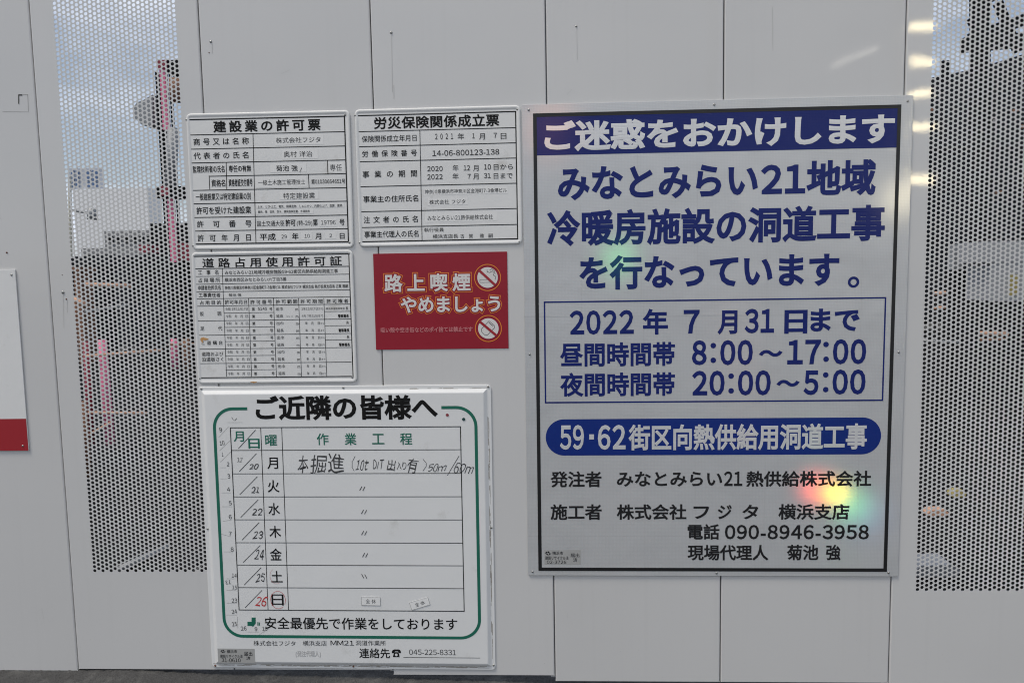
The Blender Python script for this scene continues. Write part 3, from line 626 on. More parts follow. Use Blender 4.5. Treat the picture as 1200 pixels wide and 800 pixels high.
for st, z, x0, x1, y0, y1, fl in (('9', z8, 180, 203, 370, 405, 0), ('10', z8, 184, 222, 475, 508, 0), ('1', z8, 201, 212, 563, 595, 0), ('2', z8, 240, 260, 640, 672, 0), ('3', z8, 245, 266, 732, 768, 0), ('4', z10, 208, 232, 103, 135, 0),
                              ('5', z10, 222, 245, 210, 242, 0), ('6', z10, 222, 245, 317, 350, 0), ('7', z10, 222, 245, 448, 480, 0), ('8', z10, 237, 260, 570, 604, 0), ('14', z11, 246, 284, 42, 73, 0), ('13', z11, 197, 237, 95, 125, 1),
                              ('15', z11, 248, 286, 135, 165, 0), ('23', z11, 245, 287, 236, 268, 0), ('24', z11, 245, 286, 322, 354, 0), ('25', z11, 247, 286, 420, 452, 0), ('26', z11, 316, 360, 454, 486, 0), ('9', z11, 424, 445, 460, 490, 0), ('10', z11, 484, 522, 456, 488, 0)):
    DT(z, st, x0, x1, y0, y1, INK, .006, cap=True, flip=bool(fl), rot=random.uniform(-.1, .15), name='number_magnet')
DL(z8, [(278, 290, 292, 312), (300, 318, 318, 298)], .6, INK, 'pen_stroke'); DL(z8, [(245, 340, 362, 322), (175, 450, 255, 362), (182, 552, 268, 470), (190, 640, 270, 560), (190, 684, 236, 682), (190, 772, 240, 768)], .25, INKL, 'magnet_outline')
DL(z10, [(165, 152, 240, 140), (170, 258, 245, 250), (175, 368, 250, 355), (165, 468, 240, 488), (185, 608, 255, 604)], .25, INKL, 'magnet_outline'); DL(z11, [(205, 80, 275, 85), (205, 175, 280, 172), (205, 275, 285, 270), (200, 370, 285, 360), (290, 380, 292, 470), (360, 500, 460, 495), (460, 520, 535, 470)], .25, INKL, 'magnet_outline')
D.blob(*z9(785, 258), 1.8, mat('red_magnet', (.25, .05, .06), .4), 'round_magnet', .0012, 14); D.blob(*z9(906, 290), 1.9, mat('dark_green_magnet', (.01, .05, .05), .4), 'round_magnet', .0012, 14)
D.ring(*z11(607, 248), 8.6, .45, REDPEN, 'pen_circle', .0008, ry=10.4, a0=-30, a1=310); D.ring(*z11(592, 62), 7.2, .25, PINKP, 'pen_circle', .0008, ry=9, a0=120, a1=300)
DT(z11, '安全最優先で作業をしております', 500, 500+(535-310)*6.667, 388, 480, BLACK, .010) if False else D.text('安全最優先で作業をしております', 310, 535.3, 722.8, 736.8, BLACK, .012)
def poly(s, pts, m, name, d=.0005): 
    q = [s.loc(*p) for p in pts]; return obj(name, [(a, -s.h-d, b) for a, b in q], [tuple(range(len(q)))], m, s.root)
poly(D, [z11(*p) for p in ((368, 418), (400, 418), (400, 385), (432, 385), (432, 432), (412, 456), (396, 450), (368, 450))], GREEN, 'green_cross')
poly(D, [z11(*p) for p in ((446, 420), (454, 420), (454, 448), (446, 448))], GREEN, 'green_cross'); poly(D, [z11(*p) for p in ((458, 428), (465, 418), (465, 448), (458, 448))], GREEN, 'green_cross')
D.text('株式会社フジタ', 297.3, 346.5, 749.8, 755.8, BLACK, 0); D.text('横浜支店', 355, 383, 749.8, 755.8, BLACK, 0); D.text('MM21', 387.5, 415, 749.8, 755.4, BLACK, .004, cap=True); D.text('洞道作業所', 417, 452.3, 749.6, 755.6, BLACK, 0)
D.text('連絡先', 421, 457, 758.6, 770.2, BLACK, .012)
# telephone mark: cradle, handset and dial
def phone():
    f = lambda pts: [z12(*p) for p in pts]
    poly(D, f([(342, 618), (350, 604), (362, 600), (395, 600), (405, 606), (411, 620), (408, 628), (392, 626), (388, 614), (366, 614), (362, 628), (344, 628)]), BLACK, 'telephone_mark')
    poly(D, f([(358, 630), (368, 620), (386, 620), (396, 632), (400, 656), (350, 656)]), BLACK, 'telephone_mark', .0006)
    D.blob(*z12(376, 640), 1.6, ENAMEL, 'telephone_mark', .0009, 14)
phone()
D.text('045-225-8331', 479.5, 534.5, 760.3, 766.5, INK, 0, cap=True); D.lines([(472.7, 769.8, 562.6, 769.6, .6)], INK, 'ruled_lines')
D.rect(*z11(137, 628), *z11(426, 738), TAPE, 'registration_sticker', .0003)
def small_diamond(s, x, y, r):
    poly(s, [(x-1.6*r, y), (x-.5*r, y-.8*r), (x-.2*r, y-.3*r), (x-.9*r, y)], BLACK, 'emblem', .0007); poly(s, [(x, y-r), (x+1.0*r, y-.1*r), (x+.4*r, y+.1*r), (x-.2*r, y-.4*r)], BLACK, 'emblem', .0007)
    poly(s, [(x-1.2*r, y+.1*r), (x-.5*r, y+.1*r), (x+.1*r, y+.6*r), (x-.1*r, y+r)], BLACK, 'emblem', .0007); poly(s, [(x+.5*r, y+.3*r), (x+1.6*r, y), (x+.4*r, y+.9*r), (x+.1*r, y+.8*r)], BLACK, 'emblem', .0007)
small_diamond(D, *z11(177, 648), 2.1)
for st, x0, x1, y0, y1, cp in (('横浜市', 207, 287, 637, 662, False), ('建設リサイクル法', 155, 330, 674, 698, False), ('31-0610', 166, 315, 703, 732, True), ('届出', 342, 406, 650, 684, False), ('済', 358, 392, 688, 714, False)):
    DT(z11, st, x0, x1, y0, y1, BLACK, .006, cap=cp)
D.text('(発注代理人)', 346.5, 376, 761.5, 768.5, mat('ghost_print', (.47, .47, .465), .6), .02)
for x, y, h_, m in ((234.9, 455.8, .0032, None), (401.6, 451.8, .0032, None), (571.9, 451.8, .0032, None), (251.4, 780.4, .0032, RUSTS), (413.7, 781.3, .0032, RUSTS), (578.3, 780.0, .0032, STEEL), (242.3, 620, .0032, None), (577, 618.6, .0032, None)):
    u, v = D.loc(x, y); u = min(max(u, D.u0+.006), D.u1-.006); v = min(max(v, D.v0+.006), D.v1-.006); screw(D.root, u, -h_, v, m)

# ---- E: big blue and grey reflective signboard
E_ = Sign('apology_signboard', [(611.5, 123), (1070, 112), (619, 672.6), (1051, 675)], -.0045, .0035,
          'huge silvery reflective signboard with blue lettering and a blue header band', 'signboard')
E_.u0, E_.u1 = E_.u0, E_.u1
E_.plate([(0, 0), (0, .0029), (.0006, .0035)], .004, FILM, n=3)
BORD = frame_px(E_, (625.0, 132.8), (1055.8, 123.2), (630.6, 668.2), (1039.2, 669.2), 4.1, BLACKF, 'black_border', .0006)
def band(s, x0, x1, y0, y1, m, name, r=None, d=.0004, bd=None):
    ym, xm = (y0+y1)/2, (x0+x1)/2
    u0, u1 = s.loc(x0, ym)[0], s.loc(x1, ym)[0]; v1, v0 = s.loc(xm, y0)[1], s.loc(xm, y1)[1]
    if bd: u0, u1, v1 = bd
    if r is None: pts = [(u0, v0), (u1, v0), (u1, v1), (u0, v1)]
    else:
        rr_ = (v1-v0)/2; pts = [(u1-rr_+rr_*math.sin(a), (v0+v1)/2-rr_*math.cos(a)) for a in [math.pi*k/20 for k in range(21)]] + [(u0+rr_-rr_*math.sin(a), (v0+v1)/2+rr_*math.cos(a)) for a in [math.pi*k/20 for k in range(21)]]
    obj(name, [(x, -s.h-d, z) for x, z in pts], [tuple(range(len(pts)))], m, s.root)
band(E_, 629, 1051, 132, 177.8, BLUE, 'blue_header_band', bd=(BORD[0]+.0098, BORD[1]-.0098, BORD[3]-.0098))
E_.text('ご迷惑をおかけします', 635.8, 1046, 137, 173, FILMW, .037, d=.0007)
E_.text('みなとみらい21地域', 652, 1024.4, 190, 232, BLUE, .035); E_.text('冷暖房施設の洞道工事', 639, 1034.7, 242.8, 285, BLUE, .032); E_.text('を行なっています', 677.6, 982, 297, 337.5, BLUE, .034)
E_.ring(1000, 330.5, 5.1, 3.1, BLUE, 'full_stop')
frame_px(E_, (637, 353), (1038.4, 348.1), (638.6, 472.2), (1034.7, 469.6), 1.7, BLUE, 'blue_ruled_frame', .0005)
for st, x0, x1, y0, y1, cp, wt, in (('2022', 667.5, 742.6, 363.8, 391.8, 1, .030), ('年', 753, 782.6, 361.5, 391.8, 0, .030), ('7', 801, 819.6, 363, 391, 1, .030), ('月', 840.8, 864, 361.5, 391.2, 0, .030), ('31', 872.5, 907, 362, 390.3, 1, .030),
                                    ('日', 919, 946, 360.5, 391, 0, .030), ('まで', 949.5, 1007.3, 359.5, 389, 0, .034), ('昼間時間帯', 656, 790.6, 400.5, 428.9, 0, .026), ('夜間時間帯', 656, 790.6, 435.8, 463.8, 0, .026),
                                    ('8', 810.8, 828, 399, 427.6, 1, .032), ('00', 843.8, 882, 398.5, 427.6, 1, .032), ('17', 922.5, 961.5, 398, 427, 1, .032), ('00', 975.8, 1014.8, 397.5, 426.6, 1, .032),
                                    ('20', 810.8, 849, 434.5, 463.3, 1, .032), ('00', 864.5, 903, 434, 463, 1, .032), ('5', 941.5, 959, 433.8, 462.6, 1, .032), ('00', 975.3, 1014, 433, 462, 1, .032)):
    E_.text(st, x0, x1, y0, y1, BLUE, wt, cap=bool(cp))
for x, y in ((835.7, 413.3), (967.8, 412), (856.6, 449), (967.4, 447.6)):
    for q in (-8.6, 8.6):
        E_.blob(x, y+q, 3.3, BLUE, 'colon_dot', n=12)
E_.text('〜', 889, 917, 402, 425, BLUE, .042); E_.text('〜', 909.5, 937, 437, 460, BLUE, .042)
band(E_, 639.5, 1032.2, 489.8, 532.6, BLUE2, 'blue_pill_band', 1)
E_.text('59', 656, 684.3, 498, 526.5, FILMW, .026, cap=True, d=.0007); E_.rect(690.5, 508.5, 696, 514.5, FILMW, 'lettering', .0008); E_.text('62', 700.5, 733, 498, 526.5, FILMW, .026, cap=True, d=.0007); E_.text('街区向熱供給用洞道工事', 735.5, 1014.6, 496, 526.5, FILMW, .028, d=.0007)
for st, x0, x1, y0, y1, cp in (('発注者', 645, 704.8, 551.5, 570.3, 0), ('みなとみらい', 722.6, 846, 551, 569.8, 0), ('21', 848.2, 869.8, 552, 569.2, 1), ('熱供給株式会社', 874, 1020.5, 551, 569.5, 0), ('施工者', 645, 705, 590, 608.5, 0), ('株式会社', 722.6, 804.2, 590, 608.3, 0),
                               ('フ', 812.5, 831, 590, 608.3, 0), ('ジ', 841, 857.5, 590, 608.3, 0), ('タ', 869.5, 888.5, 590, 608.3, 0), ('横浜支店', 911.8, 995, 589.7, 608.2, 0), ('電話', 805.6, 843, 613.3, 631.5, 0), ('090-8946-3958', 849, 1017.6, 614.6, 631.3, 1),
                               ('現場代理人', 805.6, 900.3, 637.5, 655.8, 0), ('菊池', 921.8, 959, 637.3, 655.6, 0), ('強', 967.6, 985, 637.3, 655.6, 0)):
    E_.text(st, x0, x1, y0, y1, BLACKF, .024, cap=bool(cp))
# seams of the sheeting: it is laid in strips
seam_m = mat('sheeting_seam', (.47, .475, .48), .4, coat=.3, var=.05)
E_.lines([(690+57, 181, 752, 352, .5), (753, 355, 755, 486, .5), (755.5, 536, 756, 664, .5), (815, 181, 817, 664, .35), (900, 181, 897, 488, .4), (897, 535, 894, 664, .35), (1012, 181, 1004, 664, .35), (680, 240, 684, 664, .3)], seam_m, 'sheeting_seam', .0002)
E_.lines([(614, 371, 1062, 368, .5), (618, 627.5, 1052, 628, .5)], seam_m, 'sheeting_seam', .00025)
z5 = lambda x, y: (610+x/4.705, 520+y/4.705)
E_.rect(*z5(132, 583), *z5(332, 662), TAPE, 'registration_sticker', .0003); small_diamond(E_, *z5(152, 600), 2.6)
for st, x0, x1, y0, y1, cp in (('横浜市', 175, 235, 590, 609, 0), ('建設リサイクル法', 136, 264, 616, 636, 0), ('02-3726', 145, 252, 640, 658, 1), ('届出', 275, 324, 600, 622, 0), ('済', 290, 312, 626, 648, 0)):
    a = z5(x0, y0); b = z5(x1, y1); E_.text(st, a[0], b[0], a[1], b[1], BLACK, .004, cap=bool(cp))
for x, y in ((619.6, 129), (836.9, 122.8), (1063.5, 118.8), (620.7, 415), (1053, 412.5), (624, 669.2), (839.5, 670.8), (1041, 670.5)): E_.screw(x, y)

# ---- F: no smoking poster
F_ = Sign('no_smoking_poster', [(437.1, 297.2), (594.3, 295), (441.2, 410), (596, 407.6)], -.004, .0012,
          'dark red poster asking people not to smoke on the street, white lettering outlined in orange', 'poster')
F_.plate([(0, 0), (0, .0010), (.0002, .0012)], .001, RED, 'sheet', n=2); F_.fr = (430, 285, 6.154)
for m, wt, d in ((ORANGE, .105, .0003), (RED, .075, .0005), (PWHITE, .030, .0008)):
    g = wt*120
    F_.text('路上喫煙', 128-g+4, 742+g-4, 220-g*.0, 346, m, wt, cw=122+2*g*.98, d=d) if False else None
def outlined(st, x0, x1, y0, y1, cw):
    """same glyph centres for every layer; only the weight changes"""
    for m, wt, d in ((ORANGE, .125, .0003), (RED, .092, .0005), (PWHITE, .028, .0008)):
        e = wt-.028; k = (y1-y0)/(.93+.056)
        F_.text(st, x0, x1, y0-e*k, y1+e*k, m, wt, cw=cw, d=d, name='lettering')
outlined('路上喫煙', 128, 744, 217, 348, 124); outlined('やめましょう', 244, 978, 376, 500, 118)
F_.text('吸い殻や空き缶などのポイ捨ては禁止です', 99, 762, 603, 641, PINKP, .03)
for cx, cy in ((870, 247), (876, 614)):
    F_.ring(cx, cy, 94, 6, ORANGE, 'orange_ring', .0004); F_.blob(cx, cy, 74, PWHITE, 'white_disc', .0004, 40)
def FL(pts, wd, m=BLACK, name='pictogram', d=.0006): F_.lines([(*a, *b, wd) for a, b in zip(pts, pts[1:])], m, name, d)
FL([(815, 262), (888, 262), (888, 282), (815, 282), (815, 262)], .45, INK)
FL([(868, 190), (866, 205), (885, 212), (905, 200), (918, 215), (912, 230), (930, 240), (925, 262)], .5, INK); FL([(885, 195), (900, 185), (920, 200), (925, 222)], .5, INK)
FL([(880, 560), (918, 590), (922, 606), (868, 662), (850, 660), (828, 638), (826, 616), (880, 560)], .5, INK); FL([(880, 572), (912, 598)], .7, INK)
FL([(808, 194), (926, 302)], 2.9, RED2, 'slash_bar', .001); FL([(812, 562), (938, 668)], 2.9, RED2, 'slash_bar', .001)

# ---- G: signboard cut off by the left edge of the picture
G_ = Sign('warning_signboard', [(-190, 318.5), (20.3, 316.2), (-178, 530), (33.3, 526.6)], -.002, .003,
          'white signboard with a red band along its foot, cut off by the left picture edge', 'signboard')
G_.plate([(0, 0), (0, .0024), (.0006, .003)], .003, PLASTIC, n=3)
u0, v0 = G_.loc(0, 490.6); G_v = v0
obj('red_band', [(G_.u0+.0008, -.0033, G_.v0+.0008), (G_.u1-.0008, -.0033, G_.v0+.0008), (G_.u1-.0008, -.0033, G_v), (G_.u0+.0008, -.0033, G_v)], [(0, 1, 2, 3)], RED2, G_.root)
for x, y in ((13.8, 322), (27, 522)): G_.screw(x, y)

bpy.data.objects.remove(txt_o)

# ------------------------------------------------------------------ building site behind the hoarding
DARK = mat('dark_machine_steel', (.010, .010, .011), .8, spec=.1, var=.3, scale=3)
PINK = mat('pink_painted_steel', (.66, .15, .27), .55, var=.15, scale=6)
DRED = mat('dark_red_paint', (.22, .02, .04), .5, var=.15)
BROWN = mat('rusty_brown_steel', (.20, .10, .06), .8, var=.25, scale=5)
GREYM = mat('galvanised_steel', (.24, .25, .26), .5, metal=.2, var=.15, scale=5)
PALEW = mat('pale_building_wall', (.86, .86, .86), .8, var=.04, scale=.3)
GREYC = mat('grey_concrete', (.22, .22, .22), .85, var=.15, scale=.6)
BLUEG = mat('blue_window_glass', (.10, .17, .32), .2, var=.1)
HALL = mat('dark_sheet_cladding', (.020, .021, .025), .8, spec=.1, var=.2, scale=1.2)
TANW = mat('ochre_pipe_paint', (.50, .28, .18), .6, var=.15, scale=20)
OLIVE = mat('yellow_sticker_paint', (.30, .25, .08), .6, var=.1)
BEIGE = mat('pale_grey_cover', (.26, .27, .285), .6, var=.08)

def bx(px0, py0, px1, py1, Y, dY, mb=None):
    a, b = at(px0, py0, Y), at(px1, py1, Y); mb = mb or MB()
    return mb.box(min(a.x, b.x), Y, min(a.z, b.z), max(a.x, b.x), Y+dY, max(a.z, b.z))
def rod(p, q, Y, r, Y2=None, n=10, mb=None): return (mb or MB()).tube(at(*p, Y), at(*q, Y if Y2 is None else Y2), r, n)

# drilling rig
Y = 8.0
rig = tag(empty('drilling_rig', (at(187, 400, Y).x, Y, .06)), 'dark drilling rig with pink painted mast behind the left perforated panel', 'drilling rig')
inv = lambda o: (setattr(o, 'matrix_parent_inverse', Matrix.Translation(-Vector(rig.location))), o)[1]
def part(mb, name, m, root, smooth=False):
    o = mb.make(name, m, root, smooth); o.matrix_parent_inverse = Matrix.Translation(-Vector(root.location)); return o
mb = MB(); g = at(187, 330, Y).z
a, b = at(181.5, 84, Y), at(193, 84, Y); zt = a.z
for x in (a.x, b.x-.03): mb.box(x, Y, .4, x+.03, Y+.05, zt)
for x in (a.x, b.x-.03): mb.box(x, Y+.16, .4, x+.03, Y+.2, zt)
k = .4
while k < zt-.15: mb.box(a.x+.03, Y, k, b.x-.03, Y+.02, k+.05); mb.box(a.x, Y+.05, k, a.x+.02, Y+.16, k+.03); k += .17
mb.box(a.x+.02, Y+.07, .4, b.x-.02, Y+.12, zt)
part(mb, 'mast', DARK, rig)
part(bx(186.5, 80, 197, 152, Y-.1, .07), 'guide_rail', PINK, rig); part(bx(195.5, 231, 206.5, 307, Y-.1, .07), 'guide_rail', PINK, rig)
part(bx(183, 70.5, 195.5, 80, Y-.12, .2), 'mast_cap', DRED, rig); part(bx(195.8, 70.5, 222, 86, Y-.1, .25), 'top_beam', DARK, rig)
part(rod((207, 93), (208, 119), Y-.05, .10, n=14), 'drive_motor', BROWN, rig, True)
part(rod((203, 150), (200, 219), Y-.05, .075, n=14), 'hydraulic_cylinder', GREYM, rig, True)
part(bx(182, 219, 222, 231, Y-.15, .3), 'clamp', DARK, rig); part(bx(188, 218, 198, 229, Y-.18, .02), 'clamp_jaw', DRED, rig)
pts = [at(*q, Y) for q in ((158.5, 127), (163, 121), (170, 118.5), (181, 112), (181, 147), (175, 148), (168, 147), (160.5, 140))]
part(MB().prism([(p.x, p.z) for p in pts], Y-.05, Y+.25), 'pulley_housing', GREYM, rig)
part(bx(150, 302, 240, 352, Y+.2, 2.2), 'engine_body', DARK, rig); part(bx(162, 287, 175, 296, Y+.2, .3), 'warning_lamp', DRED, rig); part(bx(176, 262, 236, 302, Y+.6, 1.5), 'cab', DARK, rig)
part(bx(205, 285, 222, 305, Y-.05, .2), 'winch_cover', DRED, rig)
mb = MB()
for s_ in (0, 1.5): part(MB().box(at(150, 340, Y).x, Y+.3+s_, .07, at(150, 340, Y).x+1.1, Y+.75+s_, .62), 'crawler_track', DARK, rig)

# street lamp
Y = 25
lamp = tag(empty('street_lamp', (at(83, 300, Y).x, Y, 0)), 'thin pale street lamp pole at the far left of the view through the perforations', 'street lamp')
part(rod((83.5, 330), (81.5, 205), Y, .06), 'pole', mat('cream_pole_paint', (.55, .52, .42), .4), lamp); part(rod((83, 246), (106, 250), Y, .05), 'arm', GREYM, lamp)
part(rod((108, 244.5), (108, 257.5), Y, .17, n=14), 'lamp_housing', GREYM, lamp, True)
# far buildings
Y = 70
bld = tag(empty('tower_building', (at(120, 290, Y).x, Y, 0)), 'distant bright white building with a grey rooftop block of blue windows', 'building')
part(bx(85, 222, 178, 322, Y, 2.5), 'wall', PALEW, bld)
part(bx(81, 197.5, 116, 222, Y+.3, .9), 'rooftop_block', mat('light_grey_cladding', (.50, .52, .56), .6), bld)
for k, (x0, x1) in enumerate(((83, 86.5), (88.5, 92), (101, 106), (108, 113.5))):
    for y0, y1 in ((199.5, 204), (207, 212), (214, 219)):
        part(bx(x0, y0, x1, y1, Y+.15, .2), 'window', BLUEG, bld)
Y = 34
gb = tag(empty('grey_building', (at(150, 300, Y).x, Y, 0)), 'low grey building in front of the white one, behind the left perforations', 'building')
part(bx(122, 271, 180, 330, Y, 1.5), 'wall', GREYC, gb); part(bx(95, 291, 240, 330, Y-2, 1.5), 'lower_wall', GREYC, gb)
for k in range(6): part(bx(127+9*k, 277, 132+9*k, 284, Y-.1, .3), 'window', DARK, gb)
# sheet fence on the far side
for nm, x0, x1, y0, Y, m, lb in (('sheet_fence', 40, 262, 300, 15, HALL, 'dark sheeted fence across the far side of the site, left'),):
    a, b = at(x0, y0, Y), at(x1, y0, Y); r = tag(empty(nm, (a.x, Y, 0)), lb, 'fence'); n = 7
    for k in range(n):
        xa = a.x+(b.x-a.x)*k/n; part(MB().box(xa+.01, Y, .05, xa+(b.x-a.x)/n-.01, Y+.04, a.z-.03*(k % 2)), 'sheet', m, r)
# pipe barricades
def barricade(posts, rails, Y, label):
    r = tag(empty('pipe_barricade', (at(*posts[0][0], Y).x, Y, 0)), label, 'barricade')
    for p, q, rad, m in posts: part(rod(p, q, Y, rad), 'post', m, r, True)
    for p, q, rad, m in rails: part(rod(p, q, Y-.05, rad), 'rail', m, r, True)
barricade([((119.5, 398), (129.5, 520), .030, PINK), ((101, 400), (107, 520), .022, DRED)], [((100, 417), (190, 410), .009, TANW), ((104, 483), (172, 484), .009, TANW), ((106, 508), (131, 494), .008, TANW)], 2.7, 'pipe barricade with a bright pink post seen low through the left perforations')
barricade([((204, 397), (205.5, 432), .030, PINK), ((217, 397), (218.5, 434), .036, BROWN)], [((196, 404), (236, 402), .010, BROWN)], 4.6, 'short pink and brown posts to the right of the pink pipe barricade')
barricade([((97, 470), (103, 560), .022, BROWN), ((88, 350), (92, 560), .010, BROWN)], [((100, 333), (153, 335), .012, TANW), ((86, 350), (102, 358), .012, TANW), ((100, 365), (150, 357), .008, GREYM)], 2.0, 'rusty brown pipe barricade nearest the left edge of the perforations')
# pipes and scraps lying about
def lying(name, p, q, Y1, Y2, rad, m, label, cat, dz=.02):
    a, b = at(*p, Y1), at(*q, Y2); a.z = b.z = .068+rad; o = MB().tube(a, b, rad, 10).make(name, m, None, True); tag(o, label, cat); return o
lying('steel_pipe', (60, 640), (260, 636), .55, .55, .012, GREYM, 'grey pipe lying along the back of the hoarding, left', 'pipe')
lying('steel_pipe', (1060, 675), (1260, 675), .50, .50, .014, GREYM, 'grey pipe lying along the back of the hoarding, right', 'pipe')
lying('scaffold_pipe', (135, 588), (190, 560), .75, 1.0, .014, GREYM, 'loose grey scaffold pipe lying at an angle on the plates', 'pipe')
def scrap(name, px, py, Y, sx, sy, sz, m, label, cat):
    p = at(px, py, Y); mb = MB(); pts = [(-sx, -sz*.0), (sx*.8, 0), (sx, sz*.5), (sx*.6, sz), (-sx*.7, sz*.9), (-sx, sz*.4)]
    mb.prism([(p.x+a, .068+b) for a, b in pts], Y-sy, Y+sy); o = mb.make(name, m); tag(o, label, cat)
scrap('wood_offcut', 1097, 568, 1.45, .05, .03, .03, TANW, 'orange wood offcut on the dark plates behind the right panel', 'wood')
scrap('wood_offcut', 1122, 546, 1.75, .035, .03, .035, OLIVE, 'yellowish offcut beyond the orange one behind the right panel', 'wood')
scrap('sandbag', 1090, 640, .75, .09, .06, .05, BEIGE, 'pale grey sandbag close behind the right perforated panel', 'sandbag')
rr3 = random.Random(5)
for k, (px, py, Yc, w_, h_, m, lb) in enumerate(((112, 322, 9.5, 16, 26, DARK, 'grey box beside the drilling rig, left perforations'), (140, 318, 11.5, 22, 16, HALL, 'low dark container roof left of the drilling rig'), (90, 330, 8.6, 9, 34, BROWN, 'rust brown bin at the far left of the site'))):
    o = tag(empty('site_bin', (at(px, py, Yc).x, Yc, .06)), lb, 'bin'); a = at(px-w_/2, py-h_/2, Yc); b = at(px+w_/2, py+h_/2, Yc)
    part(MB().box(a.x, Yc, .07, b.x, Yc+.35, a.z-.06), 'body', m, o); part(MB().box(a.x-.04, Yc-.04, a.z-.058, b.x+.04, Yc+.39, a.z), 'lid', m, o)
# right: gantry, hall, generator
Y = 10
gan = tag(empty('steel_gantry', (at(1151, 300, Y).x, Y, 0)), 'dark steel gantry column with braces against the sky, upper right', 'gantry')
def beam(p, q, w_, Y, root, name, m=DARK):
    a, b = at(*p, Y), at(*q, Y); d = (b-a); n = Vector((-d.z, 0, d.x)).normalized()*w_/2
    pts = [a-n, b-n, b+n, a+n]; o = MB().prism([(v.x, v.z) for v in pts], Y, Y+.12); return part(o, name, m, root)
beam((1151, 330), (1151, -60), .26, Y, gan, 'column'); beam((1140, 44), (1260, 2), .17, Y+.3, gan, 'brace'); beam((1130, 52), (1270, 40), .20, Y-.3, gan, 'cross_beam'); beam((1140, 27), (1152, 20), .16, Y-.4, gan, 'joint_plate')
beam((1160, -6), (1270, -40), .2, Y+.3, gan, 'brace'); beam((1172, 2), (1196, 60), .10, Y+.6, gan, 'brace')
Y = 15
hall = tag(empty('steel_hall', (at(1140, 330, Y).x, Y, 0)), 'large dark clad hall with a sloping roof line behind the right perforated panel', 'hall')
prof = [at(*q, Y) for q in ((1020, 106), (1142, 81), (1215, 59), (1420, 5), (1420, 395), (1020, 400))]
part(MB().prism([(p.x, max(p.z, .05)) for p in prof], Y, Y+12), 'wall', HALL, hall)
mb = MB(); x = prof[0].x
top = lambda x: next((p.z+(q.z-p.z)*(x-p.x)/(q.x-p.x)) for p, q in zip(prof, prof[1:4]) if p.x <= x <= q.x+1e-6)
while x < prof[3].x-.3:
    if x > prof[0].x: mb.box(x, Y-.07, .06, x+.10, Y-.002, top(x)-.15)
    x += .38
part(mb, 'cladding_rib', HALL, hall)
part(bx(1105, 71, 1112.5, 96, Y-.12, .1), 'chimney', DARK, hall)
part(bx(1050, 205, 1260, 209, Y-.3, .2), 'girt', HALL, hall); part(bx(1050, 166, 1260, 169, Y-.28, .2), 'girt', HALL, hall)
rr2 = random.Random(11)
for k in range(9):
    x = rr2.uniform(1085, 1215); y = rr2.uniform(110, 300); part(bx(x, y, x+rr2.uniform(3, 14), y+rr2.uniform(2, 6), Y-.16, .05), 'wall_fitting', rr2.choice([GREYC, DARK, BROWN]), hall)
Y = 4.2
gen = tag(empty('generator', (at(1180, 400, Y).x, Y, .06)), 'pale grey generator housing on a dark base behind the right perforated panel', 'generator')
part(bx(1150, 283, 1230, 306, Y, .35), 'housing', BEIGE, gen); part(bx(1161, 306.2, 1230, 352, Y+.01, .34), 'housing_door', BEIGE, gen); part(bx(1146, 352.2, 1240, 520, Y+.03, .3), 'base', DARK, gen)
part(bx(1184, 322, 1192, 346, Y-.01, .015), 'warning_plate', OLIVE, gen); part(bx(1118, 286, 1128, 316, Y+.5, .1), 'exhaust_box', GREYM, gen); part(bx(1119, 316, 1126, 480, Y+.55, .2), 'exhaust_support', DARK, gen)
Y = 2.6
barricade([((1097, 343), (1097, 540), .012, DARK), ((1181, 389), (1183, 540), .012, DARK)], [((1094, 344), (1108, 343), .012, TANW), ((1094, 361), (1108, 360), .010, TANW), ((1149, 390), (1181, 391), .012, TANW), ((1149, 398), (1180, 397), .008, BROWN), ((1080, 399), (1125, 401), .008, GREYM)], Y, 'dark barricade with short orange rails behind the right perforated panel')

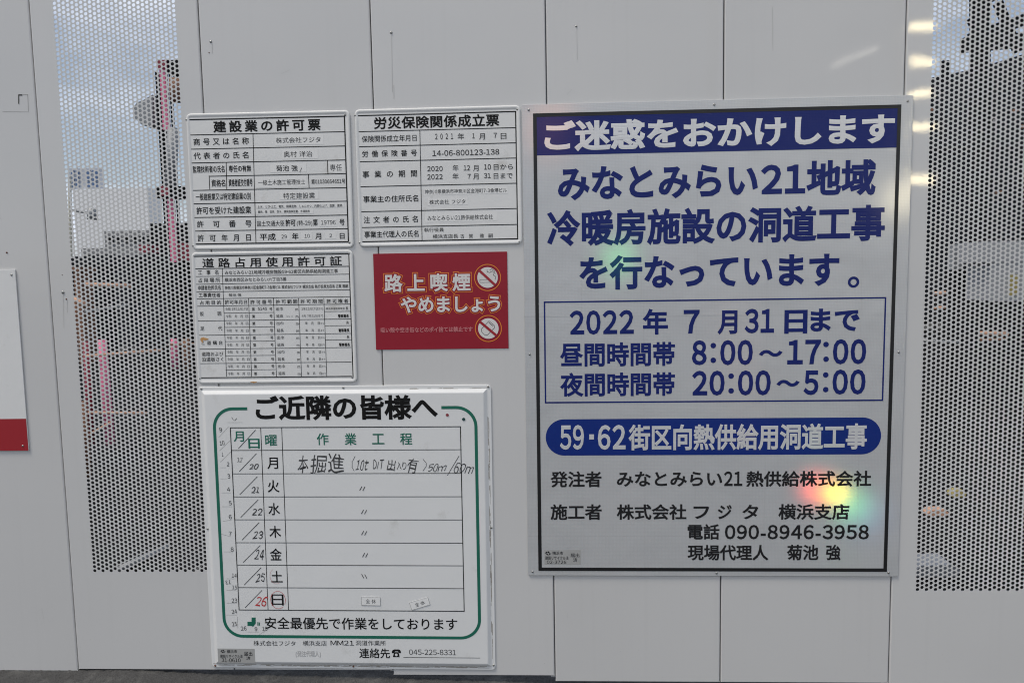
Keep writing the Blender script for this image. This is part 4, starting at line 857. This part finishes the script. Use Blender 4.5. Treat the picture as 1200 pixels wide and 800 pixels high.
# ------------------------------------------------------------------ lamps across the street, seen only as reflections, plus an added glare light
LAMPM = mat('warm_lamp_lens', (.8, .8, .7), .4, emit=((1, .84, .50), 32))
lc = tag(empty('lamp_column', (LAMP.x, LAMP.y, 0)), 'tall column with five warm strip lamps across the street behind the viewer', 'lamp')
part(MB().tube((LAMP.x, LAMP.y-.12, 0), (LAMP.x, LAMP.y-.12, LAMP.z+1.6), .07, 12), 'pole', GREYM, lc, True)
def bounce(px, py, D_=10.0):
    P = at(px, py); d = P-CAM; d.y = -d.y; return P + d*(D_/abs(d.y))
for px, py in ((1083, 30.5), (1082.5, 71.5), (1082, 111), (1081, 150.5), (1079, 208)):
    q = bounce(px, py); part(MB().box(q.x-.2, q.y-.05, q.z-.055, q.x+.2, q.y, q.z+.055), 'strip_lamp', LAMPM, lc)

fl = tag(empty('glare_light', (GLARE_LIGHT.x, GLARE_LIGHT.y, 0)), 'small floodlight on a tall mast across the street behind the viewer', 'lamp')  # added emitter, out of view; feeds the aimed gloss lobes of the sheeting
part(MB().tube((GLARE_LIGHT.x, GLARE_LIGHT.y-.3, 0), (GLARE_LIGHT.x, GLARE_LIGHT.y-.3, GLARE_LIGHT.z+.2), .08, 12), 'pole', GREYM, fl, True)
part(MB().box(GLARE_LIGHT.x-.2, GLARE_LIGHT.y-.3, GLARE_LIGHT.z-.2, GLARE_LIGHT.x+.2, GLARE_LIGHT.y-.01, GLARE_LIGHT.z+.2), 'lamp_housing', DARK, fl)
part(MB().box(GLARE_LIGHT.x-.15, GLARE_LIGHT.y-.005, GLARE_LIGHT.z-.15, GLARE_LIGHT.x+.15, GLARE_LIGHT.y, GLARE_LIGHT.z+.15), 'glare_emitter', mat('glare_light_lens', (.8, .8, .7), .4, emit=((1, .92, .75), 520)), fl)

q = bounce(1005, 67); part(MB().tube((q.x-.36, q.y, q.z-.12), (q.x+.30, q.y, q.z+.14), .035, 8), 'strip_lamp', mat('dim_lamp_lens', (.8, .8, .75), .4, emit=((1, .95, .85), 5.5)), lc)
